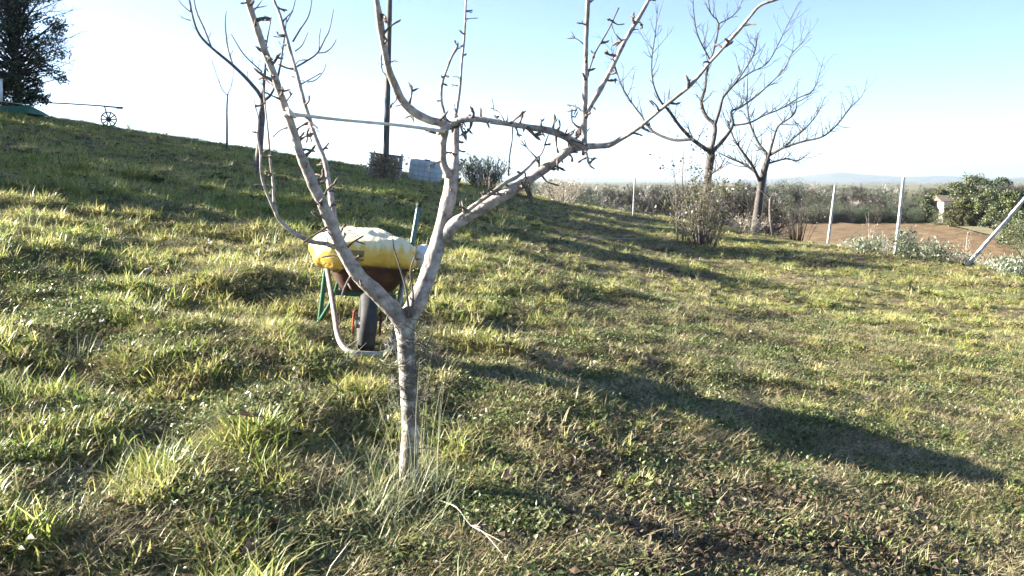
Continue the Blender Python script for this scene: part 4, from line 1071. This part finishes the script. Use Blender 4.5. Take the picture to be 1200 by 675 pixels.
for k in range(9): put(rr.uniform(1098, 1122), rr.uniform(154, 157), rr.choice((3, 4)), rr.uniform(.45, .7))
# nearer scrub on the falling ground behind the crest
for k in range(230):
    px = rr.uniform(610, 885); Yd = rr.uniform(58, 95)
    p = P(px, 232 if px < 690 else (219 if px < 765 else 203), Yd); need = p.z - gz(p.x, Yd)
    kk = rr.choice((0, 1, 2, 0, 1, 2, 5, 3, 3)); hh = 8.0 if kk < 3 else 4.2
    s = max(.25, need / hh) * rr.uniform(.75, 1.08 if px < 760 else 1.3) * (1 + .15 * float(vnoise(px * .05, .5, 89)))
    put(px, Yd, kk, s if kk < 3 else min(s, 1.25))
for k in range(700):                                   # far hedges and woods on the plain
    Yd = 260 * (10 ** rr.uniform(0, 1.0)); px = rr.uniform(450, 1350)
    put(px, Yd, rr.choice((0, 1, 3, 4, 5)), rr.uniform(.8, 1.3))
instancer('woodland', pts, rot, scl, idx, protos, 'brown bare woodland and dark scrub beyond the slope and field', 'woodland')

# trees just outside the left edge whose shade lies across the slope
shade_words = ['lowest', 'second', 'third', 'fourth', 'fifth', 'sixth', 'seventh', 'eighth', 'ninth', 'uppermost']
shade_mesh = {}
for k in range(10):
    y = 14.0 + 3.1 * k; x = -20.0 - .22 * (y - 14) - (1.5 if k % 2 else 0)
    b = Vector((x, y, gz(x, y)))
    leafy_tree('evergreen_tree', shade_words[k] + ' evergreen uphill in the row beyond the left edge of the picture', b, [3.3, 4.4, 5.0, 5.4, 6.6, 6.4, 7.6, 7.0, 7.4, 6.4][k], 5.4, M['ever'], 120 + k, 70, 50, .42, .15, .02, group='row of evergreens uphill to the left', clump=.13)

# ================================================================== GRASS
def tuft(seed, n, rad, L, W, m, lean=(.1, .9), curl=(.2, 1.6), tint=(0, 1), seg=3):
    rr = random.Random(seed); mb = MB()
    for _ in range(n):
        a = rr.uniform(0, 6.28); q_ = rad * math.sqrt(rr.random())
        blade(mb, (q_ * math.cos(a), q_ * math.sin(a), -.01), rr.uniform(0, 6.28) if rr.random() < .5 else a + rr.gauss(0, .5), rr.uniform(*L), rr.uniform(*W), rr.uniform(*lean), rr.uniform(*curl), rr.uniform(*tint), seg)
    return mb.mesh('tuft_kind', m)
def rosette(seed, n, L, W, m):
    rr = random.Random(seed); mb = MB()
    for k in range(n):
        a = k * 2.4 + rr.uniform(-.3, .3); d = Vector((math.cos(a), math.sin(a), rr.uniform(.15, .9))); tn = rr.random()
        l_ = rr.uniform(*L); s = Vector((-d.y, d.x, 0)).normalized(); d = d.normalized()
        c0 = Vector((0, 0, .005)); c1 = c0 + d * l_ * .45; c2 = c0 + d * l_ + Vector((0, 0, -l_ * .28)); w = rr.uniform(*W) / 2
        mb.add([c0, c1 + s * w, c1 - Vector((0, 0, w * .4)), c1 - s * w, c2 * .8 + c1 * .2 + s * w * .6, c2 * .8 + c1 * .2 - s * w * .6, c2], [(0, 1, 2), (0, 2, 3), (2, 1, 4), (3, 2, 5), (2, 4, 6), (2, 6, 5)], [tn] * 7)
    return mb.mesh('rosette_kind', m)
def litter(seed, n, rad, m):
    rr = random.Random(seed); mb = MB()
    for k in range(n):
        p = Vector((rr.gauss(0, rad), rr.gauss(0, rad), rr.uniform(.005, .03)))
        leafquad(mb, p, Vector((rr.uniform(-1, 1), rr.uniform(-1, 1), rr.uniform(-.2, .4))), Vector((0, 0, 1)) + rdir(rr) * .5, rr.uniform(.02, .06), rr.uniform(.014, .036), rr.random() ** .7, .4)
    return mb.mesh('litter_kind', m)
GR, DR, WD = M['grass'], M['dry'], M['weed']
M['soil'] = noise_mat('crumbled_soil', [(0.3, (0.03, 0.021, 0.014)), (0.5, (0.055, 0.04, 0.026)), (0.7, (0.095, 0.072, 0.048))], 30, 0.95, 0.4, coords='Object')
def clods(seed, n, rad):
    rr = random.Random(seed); mb = MB()
    for k in range(n):
        c = Vector((rr.gauss(0, rad), rr.gauss(0, rad), 0)); r = .004 + .02 * rr.random() ** 3.5
        v = [c + Vector((x * r * rr.uniform(.6, 1.4), y * r * rr.uniform(.6, 1.4), z * r * rr.uniform(.4, 1))) for x, y, z in ((1, 0, 0), (.3, .9, .3), (-.8, .5, 0), (-.7, -.6, .2), (.4, -.9, 0), (0, 0, 1), (.2, .1, -1))]
        mb.add(v, [(0, 1, 5), (1, 2, 5), (2, 3, 5), (3, 4, 5), (4, 0, 5), (1, 0, 6), (2, 1, 6), (3, 2, 6), (4, 3, 6), (0, 4, 6)])
    return mb.mesh('clod_kind', M['soil'], False)
protos = ([tuft(200 + i, 44, .10, (.035, .10), (.0038, .0075), GR, (.3, 1.35), (.2, 1.6), (-.1, .6)) for i in range(4)]      # 0-3 meadow
          + [tuft(210 + i, 42, .07, (.05, .125), (.004, .008), GR, (.2, 1.15), (.3, 1.7), (.1, .8)) for i in range(2)]     # 4-5 lush
          + [tuft(220 + i, 46, .11, (.035, .10), (.003, .0055), DR, (.5, 1.5), (.1, 1.2)) for i in range(3)]             # 6-8 dry mat
          + [rosette(230 + i, 9 + 2 * i, (.03, .085), (.014, .036), WD) for i in range(3)]                                 # 9-11 weeds
          + [litter(240 + i, 9, .07, M['litter']) for i in range(2)]                                                      # 12-13
          + [tuft(250 + i, 22, .09, (.12, .24), (.002, .004), M['pale'], (.2, .9), (.4, 1.6)) for i in range(2)]        # 14-15 long pale
          + [clods(260 + i, 22, .09) for i in range(2)])                                                                   # 16-17 soil crumbs
def scatter(n, d0, d1, smin, smax, power, seed):
    g_ = np.random.default_rng(seed)
    u = g_.random(n)
    d = (d0 ** (1 - power) + u * (d1 ** (1 - power) - d0 ** (1 - power))) ** (1 / (1 - power)) if power != 1 else d0 * (d1 / d0) ** u
    x = (g_.random(n) * 2 - 1) * (d * .62 + 1.6)
    wet = vnoise(x * .5 + 40, d * .5, 61) * .6 + vnoise(x * 1.7, d * 1.7, 62) * .4          # lush / dry patches
    clump = vnoise(x * 3.1 + 5, d * 3.1, 64) * .6 + vnoise(x * 6.5, d * 6.5, 65) * .5         # hummocks a hand or two wide
    right = np.clip((x + .02 * d) / 1.2, -1, 1)
    near_r = np.clip(1 - np.abs(d - 4.1) / 1.5, 0, 1) * np.clip((x + .2) / .7, 0, 1) * np.clip((2.9 - x) / .8, 0, 1)   # bare dry patch right of the tree
    dry = -wet * .9 + right * .3 + near_r * .9 + g_.normal(0, .42, n) - .3 * clump
    r = g_.random(n)
    k = np.where(dry > .42, 6 + g_.integers(0, 3, n), np.where(dry < -.7, 4 + g_.integers(0, 2, n), g_.integers(0, 4, n)))
    wf = .16 + .14 * (right > 0)
    k = np.where(r < wf, 9 + g_.integers(0, 3, n), k)
    k = np.where((r > wf) & (r < wf + .05 + .04 * (right > 0) + .14 * near_r), 12 + g_.integers(0, 2, n), k)
    k = np.where((r > .985) & (dry < .3), 14 + g_.integers(0, 2, n), k)
    s = g_.uniform(smin, smax, n) * np.clip(1 + .3 * wet + .75 * clump, .45, 1.9) * (1 - .33 * np.clip(right, 0, 1))
    z = ground(x, d) + .05 * np.clip(clump, -.5, 1) * (d < 20) - .01
    keep = z > -2.5
    hole = vnoise(x * 1.1 + 9, d * 1.1, 63)                                                    # thin spots where soil shows
    bare = ((hole < -.5) & (g_.random(n) < .6)) | (g_.random(n) < near_r * .5)
    k = np.where(bare, np.where(g_.random(n) < .55, 16 + g_.integers(0, 2, n), 6 + g_.integers(0, 8, n)), k); s = np.where(bare, s * .8, s)
    keep &= ~((clump < -.35) & (g_.random(n) < .3))
    ro = np.stack([g_.normal(0, .22, n), g_.normal(0, .22, n), g_.random(n) * 6.283], -1)
    return np.stack([x, d, z], -1)[keep], ro[keep], s[keep], k[keep]
def thatch(seed, n, rad):
    rr = random.Random(seed); mb = MB()
    for _ in range(n):
        a = rr.uniform(0, 6.28); q_ = rad * math.sqrt(rr.random())
        blade(mb, (q_ * math.cos(a), q_ * math.sin(a), rr.uniform(0, .02)), rr.uniform(0, 6.28), rr.uniform(.025, .09), rr.uniform(.0022, .0045), rr.uniform(.9, 1.65), rr.uniform(-.4, .5), rr.random(), 2)
    return mb.mesh('thatch_kind', DR)
def moss(seed, n, rad):
    rr = random.Random(seed); mb = MB()
    for _ in range(n):
        a = rr.uniform(0, 6.28); q_ = rad * math.sqrt(rr.random())
        leafquad(mb, (q_ * math.cos(a), q_ * math.sin(a), rr.uniform(.0, .03)), Vector((rr.uniform(-1, 1), rr.uniform(-1, 1), rr.uniform(0, .7))), Vector((0, 0, 1)) + rdir(rr) * .6, rr.uniform(.012, .032), rr.uniform(.008, .02), rr.random(), .2)
    return mb.mesh('clover_kind', WD)
mat_kinds = [thatch(270 + i, 70, .15) for i in range(3)] + [moss(280 + i, 60, .13) for i in range(3)] + [clods(290 + i, 26, .10) for i in range(2)] + [litter(295 + i, 7, .09, M['litter']) for i in range(2)]
g_ = np.random.default_rng(77); N_ = 26000
d_ = (2.3 ** .6 + g_.random(N_) * (13 ** .6 - 2.3 ** .6)) ** (1 / .6)
x_ = (g_.random(N_) * 2 - 1) * (d_ * .62 + 1.6)
mk = .6 * vnoise(x_ * 3.2 + 60, d_ * 3.2, 66) + .3 * vnoise(x_ * .9, d_ * .9, 67) + g_.normal(0, .55, N_)
nr_ = np.clip(1 - np.abs(d_ - 4.1) / 1.5, 0, 1) * np.clip((x_ + .2) / .7, 0, 1) * np.clip((2.9 - x_) / .8, 0, 1)
mk = np.where(g_.random(N_) < nr_ * .55, 9, mk)
instancer('thatch', np.stack([x_, d_, ground(x_, d_) + .004], -1), np.stack([g_.normal(0, .1, N_), g_.normal(0, .1, N_), g_.random(N_) * 6.283], -1), g_.uniform(.7, 1.3, N_), np.where(mk > 8, np.where(g_.random(N_) < .8, 6, 8) + g_.integers(0, 2, N_), np.where(mk > .12, 3 + g_.integers(0, 3, N_), g_.integers(0, 3, N_))), mat_kinds, 'low mat of dead grass and clover between the tufts', 'ground cover')
parts = [scatter(32000, 2.3, 7.5, .7, 1.15, .3, 1), scatter(34000, 7.0, 17, .9, 1.5, .5, 2), scatter(36000, 16, 48, 1.2, 2.2, .6, 3)]
pt, ro, sc_, ix = [np.concatenate([p[i] for p in parts]) for i in range(4)]
instancer('meadow_grass', pt, ro, sc_, ix, protos, 'rough matted meadow grass with weeds and dead leaves over the slope', 'grass')

# long pale grass round the tree foot
rr = random.Random(301); mb = MB()
for k in range(420):
    c = G(432 if k % 3 else 470, 610)
    p = Vector((c.x + rr.gauss(0, .10), c.y + rr.gauss(0, .13), 0)); p.z = gz(p.x, p.y) - .01
    blade(mb, p, rr.uniform(0, 6.28), rr.uniform(.12, .33), rr.uniform(.0025, .005), rr.uniform(.1, .9), rr.uniform(.5, 2.0), rr.random() ** 1.5, 5)
for k in range(160):
    p = Vector((trunk_foot.x + rr.gauss(.05, .12), trunk_foot.y + rr.gauss(-.02, .10), 0)); p.z = gz(p.x, p.y) - .01
    blade(mb, p, rr.uniform(0, 6.28), rr.uniform(.15, .42), rr.uniform(.002, .004), rr.uniform(.05, .45), rr.uniform(.2, 1.5), rr.random(), 5)
for k in range(150):                                  # taller growth hiding the wheelbarrow's wheel and rail
    p = Vector((wc.x + rr.gauss(.05, .22), wc.y - .25 + rr.gauss(0, .16), 0)); p.z = gz(p.x, p.y) - .01
    blade(mb, p, rr.uniform(0, 6.28), rr.uniform(.08, .22), rr.uniform(.003, .006), rr.uniform(.1, .9), rr.uniform(.4, 1.8), rr.random(), 4)
for k in range(40):
    p = Vector((trunk_foot.x + .06 + rr.gauss(.0, .07), trunk_foot.y + rr.gauss(.05, .08), 0)); p.z = gz(p.x, p.y)
    blade(mb, p, rr.uniform(0, 6.28), rr.uniform(.45, .85), rr.uniform(.0018, .003), rr.uniform(.0, .2), rr.uniform(.1, .5), rr.random() * .6, 5)
tag(mb.build('long_grass', M['pale']), 'long pale grass growing round the foot of the front tree', 'grass', kind='stuff')

# bleached prunings on the ground
def pruning(pix, label, seed, r=.006):
    rr = random.Random(seed); g_ = [G(*p) for p in pix]
    for i, q_ in enumerate(g_): q_.z += .06 + .03 * (i % 2)
    o = thing('pruned_branch', label, 'branch', g_[0], 'bleached prunings in the grass'); mb = MB()
    path, pr = tube(mb, g_, [r * (1 - .6 * i / (len(g_) - 1)) for i in range(len(g_))], 6, .04, .05, rr=rr); mb.build('stem', M['dead'], o)
    for k in range(9):
        i = rr.randrange(1, len(path) - 1); T = (path[i + 1] - path[i - 1]).normalized(); d = (T + rdir(rr) * .7 + Vector((0, 0, .2))).normalized(); L = rr.uniform(.06, .16); mb = MB()
        tube(mb, [path[i], path[i] + d * L * .5, path[i] + d * L], [r * .5, r * .4, r * .2], 5, .04, rr=rr); mb.build('twig', M['dead'], o)
    return o
pruning([(516, 602), (535, 618), (552, 632), (566, 648), (590, 668)], 'pale bent pruned branch lying right of the front tree foot', 311, .004)
pruning([(405, 418), (425, 412), (445, 420), (462, 408)], 'grey pruned branch lying under the wheelbarrow wheel', 312, .005)
pruning([(428, 424), (440, 400), (452, 385), (455, 372)], 'grey pruned branch propped between wheel and tree trunk', 313, .005)
pruning([(395, 440), (420, 432), (436, 428), (452, 440)], 'thin pale pruned branch in the grass below the wheelbarrow', 314, .004)
pruning([(690, 283), (730, 284), (770, 283)], 'dark fallen stick on the slope below the distant white post', 315, .012)
# pale stones and scraps in the grass
rr = random.Random(320); mb = MB()
for (px, py, s) in ((140, 484, .035), (107, 556, .022), (228, 570, .02), (276, 437, .02), (290, 428, .018), (173, 323, .05), (276, 624, .02), (25, 655, .024), (204, 508, .02), (120, 385, .03), (955, 568, .03), (880, 393, .03), (700, 600, .025), (905, 600, .02)):
    s *= .55; c = G(px, py); c.z += s * .6 + .04
    v, f = [], []
    for j in range(5):
        for i in range(8):
            la = -1.57 + 3.14 * j / 4; lo = 6.283 * i / 8; k = s * rr.uniform(.75, 1.2)
            v.append(c + Vector((k * 1.3 * math.cos(la) * math.cos(lo), k * math.cos(la) * math.sin(lo), k * .6 * math.sin(la))))
    f = [(j * 8 + i, j * 8 + (i + 1) % 8, j * 8 + 8 + (i + 1) % 8, j * 8 + 8 + i) for j in range(4) for i in range(8)]
    mb.add(v, f)
tag(mb.build('pebbles', M['clod'], smooth=False), 'scattered pale stones lying in the rough grass', 'stones', kind='stuff')

# ================================================================== HAZE
m = bpy.data.materials.new('haze_air'); m.use_nodes = True
n = m.node_tree.nodes; n.remove(n['Principled BSDF'])
pv = n.new('ShaderNodeVolumePrincipled'); pv.inputs['Color'].default_value = (0.76, 0.89, 1.0, 1); pv.inputs['Density'].default_value = 0.0001; pv.inputs['Anisotropy'].default_value = 0.55
m.node_tree.links.new(pv.outputs[0], n['Material Output'].inputs['Volume'])
mb = MB(); box(mb, (0, 8600, 120), (30000, 18200, 320))
hz = mb.build('haze', m, smooth=False)
tag(hz, 'thin pale haze over the valley', 'haze', kind='stuff')
